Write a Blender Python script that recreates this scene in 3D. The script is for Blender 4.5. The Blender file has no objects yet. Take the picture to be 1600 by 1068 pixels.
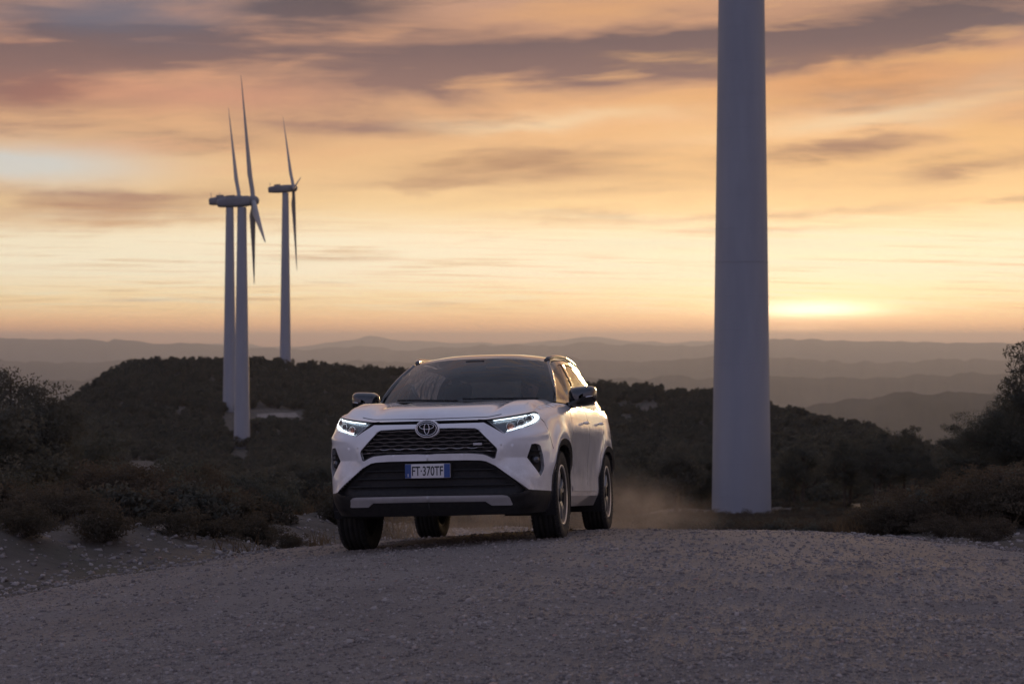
import bpy, bmesh, math, random
import numpy as np
from mathutils import Matrix, Vector
from mathutils.geometry import delaunay_2d_cdt
rng = np.random.default_rng(7); random.seed(7)
SC = bpy.context.scene
COL = SC.collection
EYE = 1.62                       # camera height over the road crest; the eye looks along +Y
FPX = 2870.0                     # focal length in pixels of the 1600 px wide photograph

# ------------------------------------------------------------------ camera
cam_d = bpy.data.cameras.new('camera'); cam = bpy.data.objects.new('camera', cam_d); COL.objects.link(cam)
cam.location = (0, 0, EYE); cam.rotation_euler = (math.radians(90), 0, 0)
cam_d.sensor_width = 36; cam_d.lens = FPX/1600*36; cam_d.clip_start = .1; cam_d.clip_end = 150000
cam_d.dof.use_dof = True; cam_d.dof.focus_distance = 14.6; cam_d.dof.aperture_fstop = 4.0
SC.camera = cam
SC.render.engine = 'CYCLES'
SC.cycles.use_denoising = True
SC.cycles.max_bounces = 8; SC.cycles.transparent_max_bounces = 24
SC.cycles.volume_bounces = 0
SC.cycles.sample_clamp_indirect = 6
SC.view_settings.view_transform = 'Standard'; SC.view_settings.look = 'None'
SC.view_settings.exposure = 0; SC.view_settings.gamma = 1; SC.view_settings.use_curve_mapping = False

SUN_AZ, SUN_EL = 9.4, 2.2        # degrees right of the view axis, above the horizon

def S(r, g, b):                  # sRGB 0..255 -> linear
    f = lambda c: (c/255/12.92) if c <= 10 else ((c/255+.055)/1.055)**2.4
    return (f(r), f(g), f(b))

# ------------------------------------------------------------------ node helpers
class NT:
    def __init__(s, nt): s.nt = nt; nt.nodes.clear()
    def new(s, t, **kw):
        n = s.nt.nodes.new(t)
        for k, v in kw.items(): setattr(n, k, v)
        return n
    def put(s, sock, v):
        if isinstance(v, bpy.types.NodeSocket): s.nt.links.new(v, sock)
        elif v is not None:
            if hasattr(sock.default_value, '__len__') and not hasattr(v, '__len__'): v = (v,)*len(sock.default_value)
            if hasattr(sock.default_value, '__len__') and len(sock.default_value) == 4 and len(v) == 3: v = (*v, 1)
            sock.default_value = v
    def m(s, op, a, b=None, c=None, clamp=False):
        n = s.new('ShaderNodeMath', operation=op, use_clamp=clamp)
        for i, v in enumerate((a, b, c)): s.put(n.inputs[i], v)
        return n.outputs[0]
    def v(s, op, a, b=None, scale=None):
        n = s.new('ShaderNodeVectorMath', operation=op)
        s.put(n.inputs[0], a); s.put(n.inputs[1], b)
        if scale is not None: s.put(n.inputs['Scale'], scale)
        return n.outputs[0] if op not in ('LENGTH', 'DOT_PRODUCT') else n.outputs['Value']
    def xyz(s, x, y, z):
        n = s.new('ShaderNodeCombineXYZ')
        for i, q in enumerate((x, y, z)): s.put(n.inputs[i], q)
        return n.outputs[0]
    def sep(s, a):
        n = s.new('ShaderNodeSeparateXYZ'); s.put(n.inputs[0], a); return n.outputs
    def mix(s, fac, a, b, blend='MIX', clamp=True):
        n = s.new('ShaderNodeMix', data_type='RGBA', blend_type=blend, clamp_factor=clamp)
        s.put(n.inputs[0], fac); s.put(n.inputs[6], a); s.put(n.inputs[7], b); return n.outputs[2]
    def ramp(s, fac, stops, interp='LINEAR'):
        n = s.new('ShaderNodeValToRGB'); cr = n.color_ramp; cr.interpolation = interp
        while len(cr.elements) < len(stops): cr.elements.new(.5)
        for e, (p, c) in zip(cr.elements, stops):
            e.position = p; e.color = (*c, 1) if hasattr(c, '__len__') else (c, c, c, 1)
        s.put(n.inputs[0], fac); return n.outputs[0]
    def noise(s, vec, scale, detail=4, rough=.55, dist=0, out=0):
        n = s.new('ShaderNodeTexNoise'); s.put(n.inputs['Vector'], vec); s.put(n.inputs['Scale'], scale)
        n.inputs['Detail'].default_value = detail; n.inputs['Roughness'].default_value = rough; n.inputs['Distortion'].default_value = dist
        return n.outputs[out]
    def smooth(s, x, a, b, lo=0, hi=1):
        n = s.new('ShaderNodeMapRange', interpolation_type='SMOOTHSTEP')
        for i, q in enumerate((x, a, b, lo, hi)): s.put(n.inputs[i], q)
        return n.outputs[0]
    def lin(s, x, a, b, lo=0, hi=1):
        n = s.new('ShaderNodeMapRange')
        for i, q in enumerate((x, a, b, lo, hi)): s.put(n.inputs[i], q)
        return n.outputs[0]

# ------------------------------------------------------------------ world: dusk sky with streaked cloud decks
world = bpy.data.worlds.new('World'); SC.world = world; world.use_nodes = True
W = NT(world.node_tree)
D = W.new('ShaderNodeTexCoord').outputs['Generated']
dx, dy, dz = W.sep(W.v('NORMALIZE', D))
DEG = 57.29578
az = W.m('MULTIPLY', W.m('ARCTAN2', dx, dy), DEG)
el = W.m('MULTIPLY', W.m('ARCSINE', dz), DEG)
# cloud deck seen in perspective: noise lives on a plane overhead
inv = W.m('DIVIDE', 1.0, W.m('ADD', W.m('MAXIMUM', dz, 0.0), .055))
cp = W.xyz(W.m('MULTIPLY', dx, inv), W.m('MULTIPLY', dy, inv), 0)
cpr = W.new('ShaderNodeVectorRotate', rotation_type='Z_AXIS'); W.put(cpr.inputs['Vector'], cp); cpr.inputs['Angle'].default_value = math.radians(-9)
cps = W.v('MULTIPLY', cpr.outputs[0], (.62, 1.0, 1.0))
n_big = W.noise(cps, .85, 6, .58, .6)
n_fine = W.noise(W.v('MULTIPLY', cps, (.55, 1.25, 1)), 3.4, 5, .62, .4)
n_warp = W.noise(W.xyz(W.m('MULTIPLY', az, .16), W.m('MULTIPLY', el, .62), 3.1), 1.0, 4, .6, .3)
n_warp2 = W.noise(W.xyz(W.m('MULTIPLY', az, .10), W.m('MULTIPLY', el, .5), 9.7), 1.0, 3, .5, .2)
uw = W.m('ADD', az, W.m('MULTIPLY', W.m('SUBTRACT', n_warp2, .5), 7.0))
vw = W.m('ADD', el, W.m('MULTIPLY', W.m('SUBTRACT', n_warp, .5), 1.9))
def cloud(u0, v0, su, sv, k=0.0, amp=1.0, u=uw, v=vw):
    a = W.m('MULTIPLY_ADD', u, 1/su, -u0/su)
    b = W.m('MULTIPLY_ADD', v, 1/sv, -(v0-k*u0)/sv)
    if k: b = W.m('MULTIPLY_ADD', u, -k/sv, b)
    e = W.m('MULTIPLY_ADD', b, b, W.m('MULTIPLY', a, a))
    return W.m('MULTIPLY', W.m('EXPONENT', W.m('MULTIPLY', e, -1.0)), amp)
def total(L):
    o = L[0]
    for q in L[1:]: o = W.m('ADD', o, q)
    return o
elc = W.lin(el, 0, 90)
# sunward side and far side of the dome
def er(stops): return [(e/90, c) for e, c in stops]
def B(c, k): return tuple(q*k for q in c)
warm = W.ramp(elc, er([(0, B(S(232,150,98), 1.75)), (.5, B(S(234,172,118), 1.55)), (1.2, B(S(238,208,154), 1.28)), (2.2, B(S(240,228,200), 1.12)), (3.2, B(S(240,226,196), 1.08)), (4.2, B(S(234,200,150), 1.05)),
                       (5.5, B(S(228,184,134), 1.03)), (7, B(S(222,170,126), 1.02)), (9, S(206,152,122)), (11.5, S(172,138,126)), (22, S(172,156,158)), (45, S(148,152,174)), (90, S(138,146,174))]))
cool = W.ramp(elc, er([(0, S(156,144,164)), (5, S(158,146,168)), (14, S(150,146,172)), (32, S(124,131,162)), (60, S(110,120,150)), (90, S(108,120,152))]))
sa = math.radians(SUN_AZ)
csun = W.m('ADD', W.m('MULTIPLY', dx, math.sin(sa)), W.m('MULTIPLY', dy, math.cos(sa)))
side = W.smooth(csun, -.92, .66)
cool = W.v('SCALE', cool, scale=1.45)
sky = W.mix(side, cool, warm)
# the sky turns more golden round the sun, rosier away from it
sky = W.mix(W.m('MULTIPLY', W.smooth(az, -6, 14), W.m('MULTIPLY', W.smooth(csun, .75, .97), .30)), sky, W.mix(1.0, sky, (1.06, .98, .80), 'MULTIPLY'))
nish = W.new('ShaderNodeTexSky', sky_type='NISHITA', sun_disc=False)
nish.sun_elevation = math.radians(SUN_EL); nish.sun_rotation = math.radians(SUN_AZ); nish.dust_density = 3; nish.altitude = 700
sky = W.mix(1.0, sky, W.v('SCALE', nish.outputs[0], scale=.006), 'ADD')
# tan and mauve decks, browner and more orange towards the horizon
n_mid = W.noise(W.xyz(W.m('MULTIPLY', W.m('SUBTRACT', az, W.m('MULTIPLY', el, .6)), .17), W.m('MULTIPLY', W.m('SUBTRACT', el, W.m('MULTIPLY', az, .035)), 1.15), 5.3), 1.0, 6, .54, .25)
grain = W.m('MULTIPLY', W.smooth(n_fine, .22, .72, .72, 1.10), W.smooth(n_mid, .28, .60, .30, 1.15))
dk = total([cloud(-14.8, 7.6, 3.2, .95, 0, 1.0), cloud(-11, 8.95, 5.2, .85, -.03, 1.1), cloud(-6.6, 10.4, 2.8, .85, 0, 1.05), cloud(-1.2, 8.7, 4.8, .90, .01, 1.1), cloud(4.5, 8.9, 4.0, .75, .02, 1.1), cloud(-5.4, 6.6, 2.8, .40, .02, .85),
            cloud(12.8, 9.5, 5.2, .85, .07, 1.2), cloud(9, 9.0, 3.4, .55, .05, .85), cloud(-10.5, 5.95, 2.6, .34, 0, .85), cloud(-13.6, 4.35, 4.2, .42, -.01, 1.05), cloud(-12.8, 3.75, 4.2, .36, 0, .55),
            cloud(.5, 5.5, 5.2, .46, .03, .65), cloud(3.5, 4.6, 4.5, .22, .06, .4), cloud(10.8, 5.75, 3.6, .32, .11, .9), cloud(14.2, 5.2, 3.4, .36, .08, .85), cloud(9.8, 4.2, 2.8, .2, .06, .6), cloud(8.4, 3.55, 2.4, .14, .03, .5), cloud(4, 3.9, 4, .14, .04, .4), cloud(13.5, 7.4, 3.4, .7, .05, .35),
            cloud(-4, 4.9, 4.5, .22, .03, .35), cloud(-26, 8, 7, .9), cloud(27, 6.5, 7, .9), cloud(40, 10, 8, 1.4), cloud(-42, 11, 8, 1.2)])
elf = W.m('ADD', el, W.m('MULTIPLY', W.m('SUBTRACT', n_fine, .5), .3))
thin = total([cloud(-5.9, 2.6, 1.7, .085, 0, .85, az, elf), cloud(-11.4, 1.3, 1.0, .05, .03, .8, az, elf), cloud(-8.2, 1.32, 1.5, .045, -.01, .7, az, elf), cloud(-2.3, 1.2, .9, .06, 0, .5, az, elf), cloud(-5.6, 1.85, .7, .05, 0, .5, az, elf)])
deck = W.m('MULTIPLY', W.smooth(n_big, .46, .70), W.smooth(el, 3.2, 9.0, .0, .85))
dark = W.m('ADD', W.m('MULTIPLY', dk, grain), W.m('ADD', deck, thin), clamp=True)
dcol = W.ramp(elc, er([(0, S(196,134,100)), (2, S(206,160,118)), (3.4, S(206,152,110)), (4.4, S(172,128,106)), (5.6, S(174,130,100)), (6.6, S(154,116,106)), (8, S(136,106,102)), (9.2, S(114,94,96)), (10.6, S(92,82,88)), (20, S(104,100,114)), (45, S(100,106,130)), (90, S(98,106,134))]))
dcolc = W.mix(side, W.ramp(elc, er([(0, S(136,122,136)), (14, S(124,116,134)), (90, S(96,104,132))])), dcol)
sky = W.mix(W.m('MULTIPLY', dark, .95), sky, dcolc)
# undersides catching the low sun between the decks
lite = W.m('MULTIPLY', W.smooth(n_mid, .52, .34), W.m('MULTIPLY', W.smooth(el, 4.0, 6.5), W.smooth(csun, .2, .95)))
sky = W.mix(W.m('MULTIPLY', lite, .36), sky, W.mix(W.smooth(az, -14, 12), S(222,158,124), S(240,186,116)))
fib = W.m('MULTIPLY', W.smooth(n_mid, .56, .72), W.m('MULTIPLY', W.smooth(el, 1.6, 3.4), W.smooth(csun, .2, .95)))
sky = W.mix(W.m('MULTIPLY', fib, .50), sky, dcolc)
# red-brown glow on the western edge of the deck
sky = W.mix(cloud(-15.2, 7.4, 2.6, .6, 0, .55), sky, S(158,104,92))
sky = W.mix(cloud(-9.8, 7.5, 3.4, .6, .04, .65), sky, S(216,152,124))
sky = W.mix(cloud(3.2, 10.3, 3.4, .42, .01, .75), sky, S(220,164,118))
sky = W.mix(cloud(10.5, 8.0, 4.2, .5, .06, .6), sky, S(228,160,100))
# openings: a white one low, a slate one high
gap = total([cloud(-15.4, 5.35, 3.6, .60, 0, 1.25, W.m('ADD', az, W.m('MULTIPLY', W.m('SUBTRACT', n_warp2, .5), 3.0)), W.m('ADD', el, W.m('MULTIPLY', W.m('SUBTRACT', n_warp, .5), .7))), cloud(30, 9, 8, 1.4), cloud(-34, 7, 8, 1.3)])
sky = W.mix(W.m('MULTIPLY', gap, .95, clamp=True), sky, W.ramp(elc, er([(4.2, S(222,214,198)), (6.5, S(206,206,204)), (10, S(150,156,170)), (90, S(116,126,156))])))
sky = W.mix(cloud(-12.4, 10.0, 3.2, .62, -.04, .85), sky, S(104,106,122))
# pale lit veils low over the horizon
pale = W.m('MULTIPLY', W.smooth(n_fine, .44, .70), W.m('MULTIPLY', W.smooth(el, .5, 1.4), W.smooth(el, 4.6, 2.8)))
sky = W.mix(W.m('MULTIPLY', W.m('MULTIPLY', pale, W.smooth(csun, .3, .97)), .75), sky, S(255,242,208))
dim = W.m('MULTIPLY', W.smooth(n_fine, .50, .30), W.m('MULTIPLY', W.smooth(el, .3, 1.0), W.smooth(el, 4.6, 2.4)))
sky = W.mix(W.m('MULTIPLY', dim, .55), sky, W.mix(side, S(130,118,132), S(220,180,128)))
strk = total([cloud(4.0, 3.0, 3.4, .20, 0, .85), cloud(9, 3.0, 5, .22, .02, .6), cloud(11.5, 6.9, 4.5, .45, .12, .38), cloud(8, 2.1, 6, .25, 0, .4), cloud(1.5, 6.9, 4, .3, .05, .35)])
sky = W.mix(W.m('MULTIPLY', strk, 1.0, clamp=True), sky, S(255,240,202))
# the veiled sun
elg = W.m('ADD', el, W.m('MULTIPLY', W.m('SUBTRACT', n_fine, .5), .22))
halo = W.m('ADD', cloud(9.4, 1.0, 5.5, 1.0, 0, .30, az, el), cloud(14, 1.2, 24, 5.5, 0, .15, az, el))
sky = W.mix(1.0, sky, W.v('SCALE', W.xyz(1.0, .76, .46), scale=halo), 'ADD')
sky = W.mix(1.0, sky, W.v('SCALE', W.xyz(1.0, .84, .58), scale=cloud(9.3, .98, 1.9, .24, 0, 1.6, az, elg)), 'ADD')
sky = W.mix(1.0, sky, W.v('SCALE', W.xyz(1.0, .70, .40), scale=cloud(8.9, .42, 1.1, .10, 0, .5, az, elg)), 'ADD')
# below the horizon the dome only fills what terrain leaves open
sky = W.mix(W.smooth(el, -.1, -1.2), sky, W.mix(W.smooth(csun, -.35, .93), S(96,90,98), S(120,102,94)))
bg = W.new('ShaderNodeBackground'); W.put(bg.inputs[0], sky); bg.inputs[1].default_value = 1.0
wo = W.new('ShaderNodeOutputWorld'); W.nt.links.new(bg.outputs[0], wo.inputs[0])
world.cycles.sampling_method = 'MANUAL'; world.cycles.sample_map_resolution = 1024

# ------------------------------------------------------------------ sun, veiled and almost down
sun_d = bpy.data.lights.new('sun', 'SUN'); sun = bpy.data.objects.new('sun', sun_d); COL.objects.link(sun)
sun_d.energy = 1.3; sun_d.angle = math.radians(6.0); sun_d.color = (1.0, .62, .30)
_e, _a = math.radians(SUN_EL), math.radians(SUN_AZ)
sun.rotation_euler = Vector((math.sin(_a)*math.cos(_e), math.cos(_a)*math.cos(_e), math.sin(_e))).to_track_quat('Z', 'Y').to_euler()
sun.location = (20, 120, 40)

# ------------------------------------------------------------------ mesh helpers
def mesh_np(name, V, F):
    V = np.asarray(V, np.float32); me = bpy.data.meshes.new(name)
    if isinstance(F, np.ndarray):
        k = F.shape[1]; me.vertices.add(len(V)); me.vertices.foreach_set('co', V.ravel())
        me.loops.add(F.size); me.loops.foreach_set('vertex_index', F.astype(np.int32).ravel())
        me.polygons.add(len(F)); me.polygons.foreach_set('loop_start', np.arange(0, F.size, k, dtype=np.int32))
        me.polygons.foreach_set('loop_total', np.full(len(F), k, np.int32)); me.update(calc_edges=True); me.validate()
    else:
        me.from_pydata([tuple(map(float, v)) for v in V], [], [tuple(map(int, f)) for f in F]); me.update()
    return me
def mk(name, V, F, mat, parent=None, smooth=True, me=None):
    if me is None:
        me = mesh_np(name, V, F)
        if mat: me.materials.append(mat)
        if smooth: me.polygons.foreach_set('use_smooth', np.ones(len(me.polygons), bool))
    o = bpy.data.objects.new(name, me); COL.objects.link(o)
    if parent: o.parent = parent
    return o
def empty(name, label, cat, group=None, loc=(0, 0, 0)):
    o = bpy.data.objects.new(name, None); COL.objects.link(o); o.location = loc; o.empty_display_size = .2
    o['label'] = label; o['category'] = cat
    if group: o['group'] = group
    return o
def tag(o, label=None, cat=None, group=None, kind=None):
    if label: o['label'] = label
    if cat: o['category'] = cat
    if group: o['group'] = group
    if kind: o['kind'] = kind
    return o
class MB:
    def __init__(s): s.V = []; s.F = []
    def add(s, V, F):
        n = len(s.V); s.V += [tuple(map(float, v)) for v in V]; s.F += [tuple(int(i)+n for i in f) for f in F]; return s
    def grid(s, P, closed_u=False, flip=False):          # P[i][j] -> quads
        P = np.asarray(P, float); a, b = P.shape[:2]; F = []
        for i in range(a if closed_u else a-1):
            for j in range(b-1):
                q = (i*b+j, ((i+1) % a)*b+j, ((i+1) % a)*b+j+1, i*b+j+1); F.append(q[::-1] if flip else q)
        return s.add(P.reshape(-1, 3), F)
    def box(s, c, h, M=None, bev=0.0):
        bm = bmesh.new(); bmesh.ops.create_cube(bm, size=2)
        for v in bm.verts: v.co = Vector((v.co.x*h[0], v.co.y*h[1], v.co.z*h[2]))
        if bev: bmesh.ops.bevel(bm, geom=bm.edges[:], offset=bev, segments=2, affect='EDGES', profile=.7)
        for v in bm.verts:
            if M is not None: v.co = M @ v.co
            v.co += Vector(c)
        bm.verts.index_update()
        s.add([v.co for v in bm.verts], [[v.index for v in f.verts] for f in bm.faces]); bm.free(); return s
    def tube(s, pts, r, n=8, cap=True):
        pts = np.asarray(pts, float); m = len(pts); r = np.broadcast_to(r, (m,))
        T = np.gradient(pts, axis=0); T /= np.linalg.norm(T, axis=1)[:, None]+1e-12
        up = np.array((0, 0, 1.)) if abs(T[0][2]) < .9 else np.array((0, 1., 0)); rings = []
        for i in range(m):
            a = np.cross(T[i], up); a /= np.linalg.norm(a)+1e-12; b = np.cross(a, T[i])
            t = np.linspace(0, 2*np.pi, n, endpoint=False)
            rings.append(pts[i]+r[i]*(np.cos(t)[:, None]*a+np.sin(t)[:, None]*b))
        V = np.vstack(rings); F = []
        for i in range(m-1):
            for j in range(n): F.append((i*n+j, i*n+(j+1) % n, (i+1)*n+(j+1) % n, (i+1)*n+j))
        if cap: F += [tuple(range(n))[::-1], tuple(range((m-1)*n, m*n))]
        return s.add(V, F)
    def lathe_x(s, prof, n=48):                            # prof: (x, r) closed or open, axis X
        prof = np.asarray(prof, float); t = np.linspace(0, 2*np.pi, n, endpoint=False)
        P = np.stack([np.stack([np.full(len(prof), 0)+prof[:, 0], prof[:, 1]*np.cos(a), prof[:, 1]*np.sin(a)], 1) for a in t])
        return s.grid(P, closed_u=True)
    def ball(s, c, r, n=10, k=14, rot=None):
        r = np.broadcast_to(r, (3,)); P = []
        for a in np.linspace(0, 2*np.pi, k, endpoint=False):
            P.append([(r[0]*math.sin(t)*math.cos(a), r[1]*math.sin(t)*math.sin(a), r[2]*math.cos(t)) for t in np.linspace(1e-3, math.pi-1e-3, n)])
        P = np.array(P)
        if rot is not None: P = P @ np.array(rot).T
        return s.grid(P+np.array(c), closed_u=True, flip=True)
    def build(s, name, mat, parent=None, smooth=True, sharp=None):
        o = mk(name, s.V, s.F, mat, parent, smooth)
        if sharp: 
            bm = bmesh.new(); bm.from_mesh(o.data)
            bmesh.ops.recalc_face_normals(bm, faces=bm.faces[:])
            for e in bm.edges:
                if len(e.link_faces) == 2 and e.calc_face_angle(0) > math.radians(sharp): e.smooth = False
            bm.to_mesh(o.data); bm.free()
        return o

# ------------------------------------------------------------------ materials
def pbsdf(name, base, rough=.5, metal=0.0, coat=0.0, spec=.5, emit=None, es=0.0):
    m = bpy.data.materials.new(name); m.use_nodes = True; b = m.node_tree.nodes['Principled BSDF']
    b.inputs['Base Color'].default_value = (*base, 1); b.inputs['Roughness'].default_value = rough; b.inputs['Metallic'].default_value = metal
    b.inputs['Coat Weight'].default_value = coat; b.inputs['Coat Roughness'].default_value = .04; b.inputs['Specular IOR Level'].default_value = spec
    if emit: b.inputs['Emission Color'].default_value = (*emit, 1); b.inputs['Emission Strength'].default_value = es
    return m
def noisy(name, c1, c2, scale, rough=.9, detail=6, bump=0.0, bscale=None, dist=.02, spec=.3, metal=0, coat=0, coords='Object', c3=None, stretch=(1, 1, 1)):
    m = bpy.data.materials.new(name); m.use_nodes = True; N = NT(m.node_tree)
    b = N.new('ShaderNodeBsdfPrincipled'); o = N.new('ShaderNodeOutputMaterial'); N.nt.links.new(b.outputs[0], o.inputs[0])
    P = N.v('MULTIPLY', N.new('ShaderNodeTexCoord').outputs[coords], stretch)
    f = N.smooth(N.noise(P, scale, detail, .6), .32, .68)
    c = N.mix(f, c1, c2)
    if c3: c = N.mix(N.smooth(N.noise(P, scale*.23, 4, .6), .5, .72), c, c3)
    N.put(b.inputs['Base Color'], c); b.inputs['Roughness'].default_value = rough; b.inputs['Specular IOR Level'].default_value = spec
    b.inputs['Metallic'].default_value = metal; b.inputs['Coat Weight'].default_value = coat
    if bump:
        bp = N.new('ShaderNodeBump'); bp.inputs['Strength'].default_value = bump; bp.inputs['Distance'].default_value = dist
        N.put(bp.inputs['Height'], N.noise(P, bscale or scale*2, 8, .65)); N.nt.links.new(bp.outputs[0], b.inputs['Normal'])
    return m
# value noise in numpy for terrain and outlines
def vnoise(x, y, seed=0):
    x = np.asarray(x, float); y = np.asarray(y, float); xi, yi = np.floor(x).astype(np.int64), np.floor(y).astype(np.int64); u, v = x-xi, y-yi
    u = u*u*(3-2*u); v = v*v*(3-2*v)
    def h(a, b):
        n = (a*374761393+b*668265263+seed*1442695041) & 0xffffffff; n = ((n ^ (n >> 13))*1274126177) & 0xffffffff
        return ((n ^ (n >> 16)) & 0xffff)/65535.0
    return (h(xi, yi)*(1-u)+h(xi+1, yi)*u)*(1-v)+(h(xi, yi+1)*(1-u)+h(xi+1, yi+1)*u)*v
def fbm(x, y, seed=0, o=4):
    return sum((vnoise(x*2**k, y*2**k, seed+k)-.5)*.5**k for k in range(o))
# ------------------------------------------------------------------ the land. Heights are measured from the eye (subtracting EYE), distances in metres
def road_z(x, y):
    x = np.asarray(x, float); y = np.asarray(y, float)
    q = np.clip(y-11.0, 0, None); a = np.minimum(q, 13.0)
    return -1.50+.0085*x-.0135*np.clip(x-1.3, -2.8, 6)**2-.0756*np.clip(-1.5-x, 0, 3.2)-.5*.0148*(a*a)-.0148*13*(q-a)-.006*np.clip(11-y, 0, 8)
_wheel_px = [(.3120, 15.006), (-1.2600, 15.294), (.8150, 17.640), (-.7765, 17.931)]
_crx = np.array([0, 60, 100, 150, 185, 215, 400, 480, 560, 640, 930, 1000, 1110, 1205, 1280, 1350, 1420, 1480, 1560, 1640])
_cry = np.array([660, 648, 630, 604, 582, 572, 569, 574, 580, 586, 609, 613, 619, 645, 662, 680, 702, 720, 742, 750])
_tr = np.log(np.array([16, 20, 40, 60, 99, 150, 200, 260, 331, 390, 480])/16.)/math.log(30.)
_tw = np.array([1.02, 1.0, .975, .955, .915, .83, .765, .67, .515, .295, 0.0])
def terrain(x, y):
    x = np.asarray(x, float); y = np.asarray(y, float); r = np.hypot(x, y)+1e-6
    azd = np.degrees(np.arctan2(x, y)); px = 800+FPX*np.tan(np.radians(np.clip(azd, -40, 40)))
    ec = (np.interp(px, _crx, _cry)-534)/FPX
    ec = ec+np.clip((-azd-17)/20, 0, 1)*.05+np.clip((azd-17)/20, 0, 1)*.05
    rc = np.interp(px, [-200, 60, 215, 640, 1000, 1200, 1600], [330, 400, 470, 480, 430, 330, 240])
    near = .1065-.017*np.clip((px-1300)/300, 0, 1)-.004*np.clip((420-px)/300, 0, 1)
    t = np.clip(np.log(np.maximum(r, 16)/16)/np.log(rc/16), 0, 1)
    w = np.interp(t, _tr, _tw)
    dep = ec+(near-ec)*w
    z = -dep*r
    over = np.clip(r-rc, 0, None)
    z = z-over*.02-np.where(over > 0, 260*(1-np.exp(-(over/650)**1.4)), 0)
    z = z+fbm(x/22, y/22, 3, 3)*np.clip((r-25)/80, 0, 1)*1.6*np.clip(1.4-r/900, .3, 1)+fbm(x/3.1, y/3.1, 9, 3)*.22*np.clip((r-14)/20, 0, 1)
    _lb = np.interp(y, [-30, 0, 8, 11, 13, 15, 17, 19, 22, 30, 45], [-7, -6.2, -5.2, -4.35, -3.7, -2.9, -2.35, -2.0, -1.5, .6, 4]); _rb = np.interp(y, [-30, 0, 8, 12, 14, 17, 20, 25, 45], [8, 7, 6.0, 4.9, 4.25, 3.25, 3.4, 4.6, 10])
    fw = np.clip(np.cos(np.radians(azd)), 0, 1)          # behind the camera the track simply runs on
    zr = road_z(np.clip(x, -9, 9), np.clip(y, -30, 40))+fbm(x/1.7, y/1.7, 21, 3)*.05
    k = np.clip((r-17.5)/9, 0, 1); k = k*k*(3-2*k)
    side = np.clip((np.abs(x)-5)/30, 0, 1)
    k = np.where(y < 6, np.clip(side-.1, 0, 1)*0, k)
    bl, br = np.clip((_lb-.15-x)/1.9, 0, 1), np.clip((x-_rb-.15)/2.2, 0, 1); fy = np.clip((y-6)/6, 0, 1)*np.clip((30-y)/6, 0, 1)
    bank = (.36*bl*bl*(3-2*bl)+.20*br*br*(3-2*br))*fy*(1+1.2*fbm(x/1.1, y/1.1, 33, 3))
    return zr*(1-k)+np.minimum(z, 40)*k+bank
def ground_hit(px, py, r0=14, r1=600):                   # where the line of sight of a pixel meets the land
    u, v = (px-800)/FPX, (534-py)/FPX
    yy = np.geomspace(r0, r1, 1500); zz = terrain(u*yy, yy); m = np.nonzero(zz >= v*yy)[0]
    y = yy[m[0]] if len(m) else r1
    return u*y, y, float(terrain(u*y, y))
# ground: one polar sheet from under the camera to the horizon
_azs = np.radians(np.r_[np.linspace(-180, -36, 36, endpoint=False), np.linspace(-36, -17, 38, endpoint=False), np.linspace(-17, 17, 230, endpoint=False), np.linspace(17, 36, 38, endpoint=False), np.linspace(36, 180, 36, endpoint=False)])
_rs = np.r_[.4, 2, 4, np.arange(5, 30, .35), np.geomspace(30, 620, 120), np.geomspace(650, 34000, 26)]
A_, R_ = np.meshgrid(_azs, _rs, indexing='ij')
X_, Y_ = R_*np.sin(A_), R_*np.cos(A_); Z_ = terrain(X_, Y_)
P_ = np.stack([X_, Y_, Z_+EYE], -1); na, nr = P_.shape[:2]
I, J = np.meshgrid(np.arange(na), np.arange(nr-1), indexing='ij')
F_ = np.stack([I*nr+J, I*nr+J+1, ((I+1) % na)*nr+J+1, ((I+1) % na)*nr+J], -1).reshape(-1, 4)
m_soil = noisy('soil_scrub', (.075, .064, .052), (.125, .106, .088), 1.6, .95, 8, .9, 9, .05, coords='Object', c3=(.06, .06, .042))
ground = tag(mk('ground', P_.reshape(-1, 3), F_, m_soil), kind='structure')

# gravel road, a sheet 6 mm over the ground with frayed edges
def road_edges(y):
    L = np.interp(y, [-30, 0, 8, 11, 13, 15, 17, 19, 22, 30, 45], [-7, -6.2, -5.2, -4.35, -3.7, -2.9, -2.35, -2.0, -1.5, .6, 4])
    Rr = np.interp(y, [-30, 0, 8, 12, 14, 17, 20, 25, 45], [8, 7, 6.0, 4.9, 4.25, 3.25, 3.4, 4.6, 10])
    return L+fbm(y/.8, y*0, 31, 3)*.35, Rr+fbm(y/.8, y*0, 57, 3)*.35
ys_ = np.r_[np.arange(-30, 5, 1.), np.arange(5, 24, .12), np.arange(24, 40, .5)]
Lx, Rx = road_edges(ys_); us_ = np.linspace(0, 1, 80)
RX = Lx[:, None]+(Rx-Lx)[:, None]*us_; RY = np.repeat(ys_[:, None], 80, 1)
def road_surface(x, y): return terrain(x, y)+.006+np.clip(fbm(np.asarray(x)/.33, np.asarray(y)/.33, 77, 2), -.3, .3)*.018
RZ = road_surface(RX, RY)+.004
RZ[:, [0, -1]] -= .03
m_road = bpy.data.materials.new('gravel_track'); m_road.use_nodes = True
N = NT(m_road.node_tree); b = N.new('ShaderNodeBsdfPrincipled'); o = N.new('ShaderNodeOutputMaterial'); N.nt.links.new(b.outputs[0], o.inputs[0])
P = N.new('ShaderNodeTexCoord').outputs['Object']
vor = N.new('ShaderNodeTexVoronoi'); N.put(vor.inputs['Vector'], P); vor.inputs['Scale'].default_value = 85; vor.inputs['Randomness'].default_value = 1
g1 = N.mix(N.smooth(N.noise(P, 1.1, 5, .6), .35, .65), (.30, .262, .238), (.38, .336, .305))
g1 = N.mix(N.m('MULTIPLY', N.smooth(N.noise(P, 36, 6, .75), .44, .64), .60), g1, (.19, .166, .155))
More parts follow.
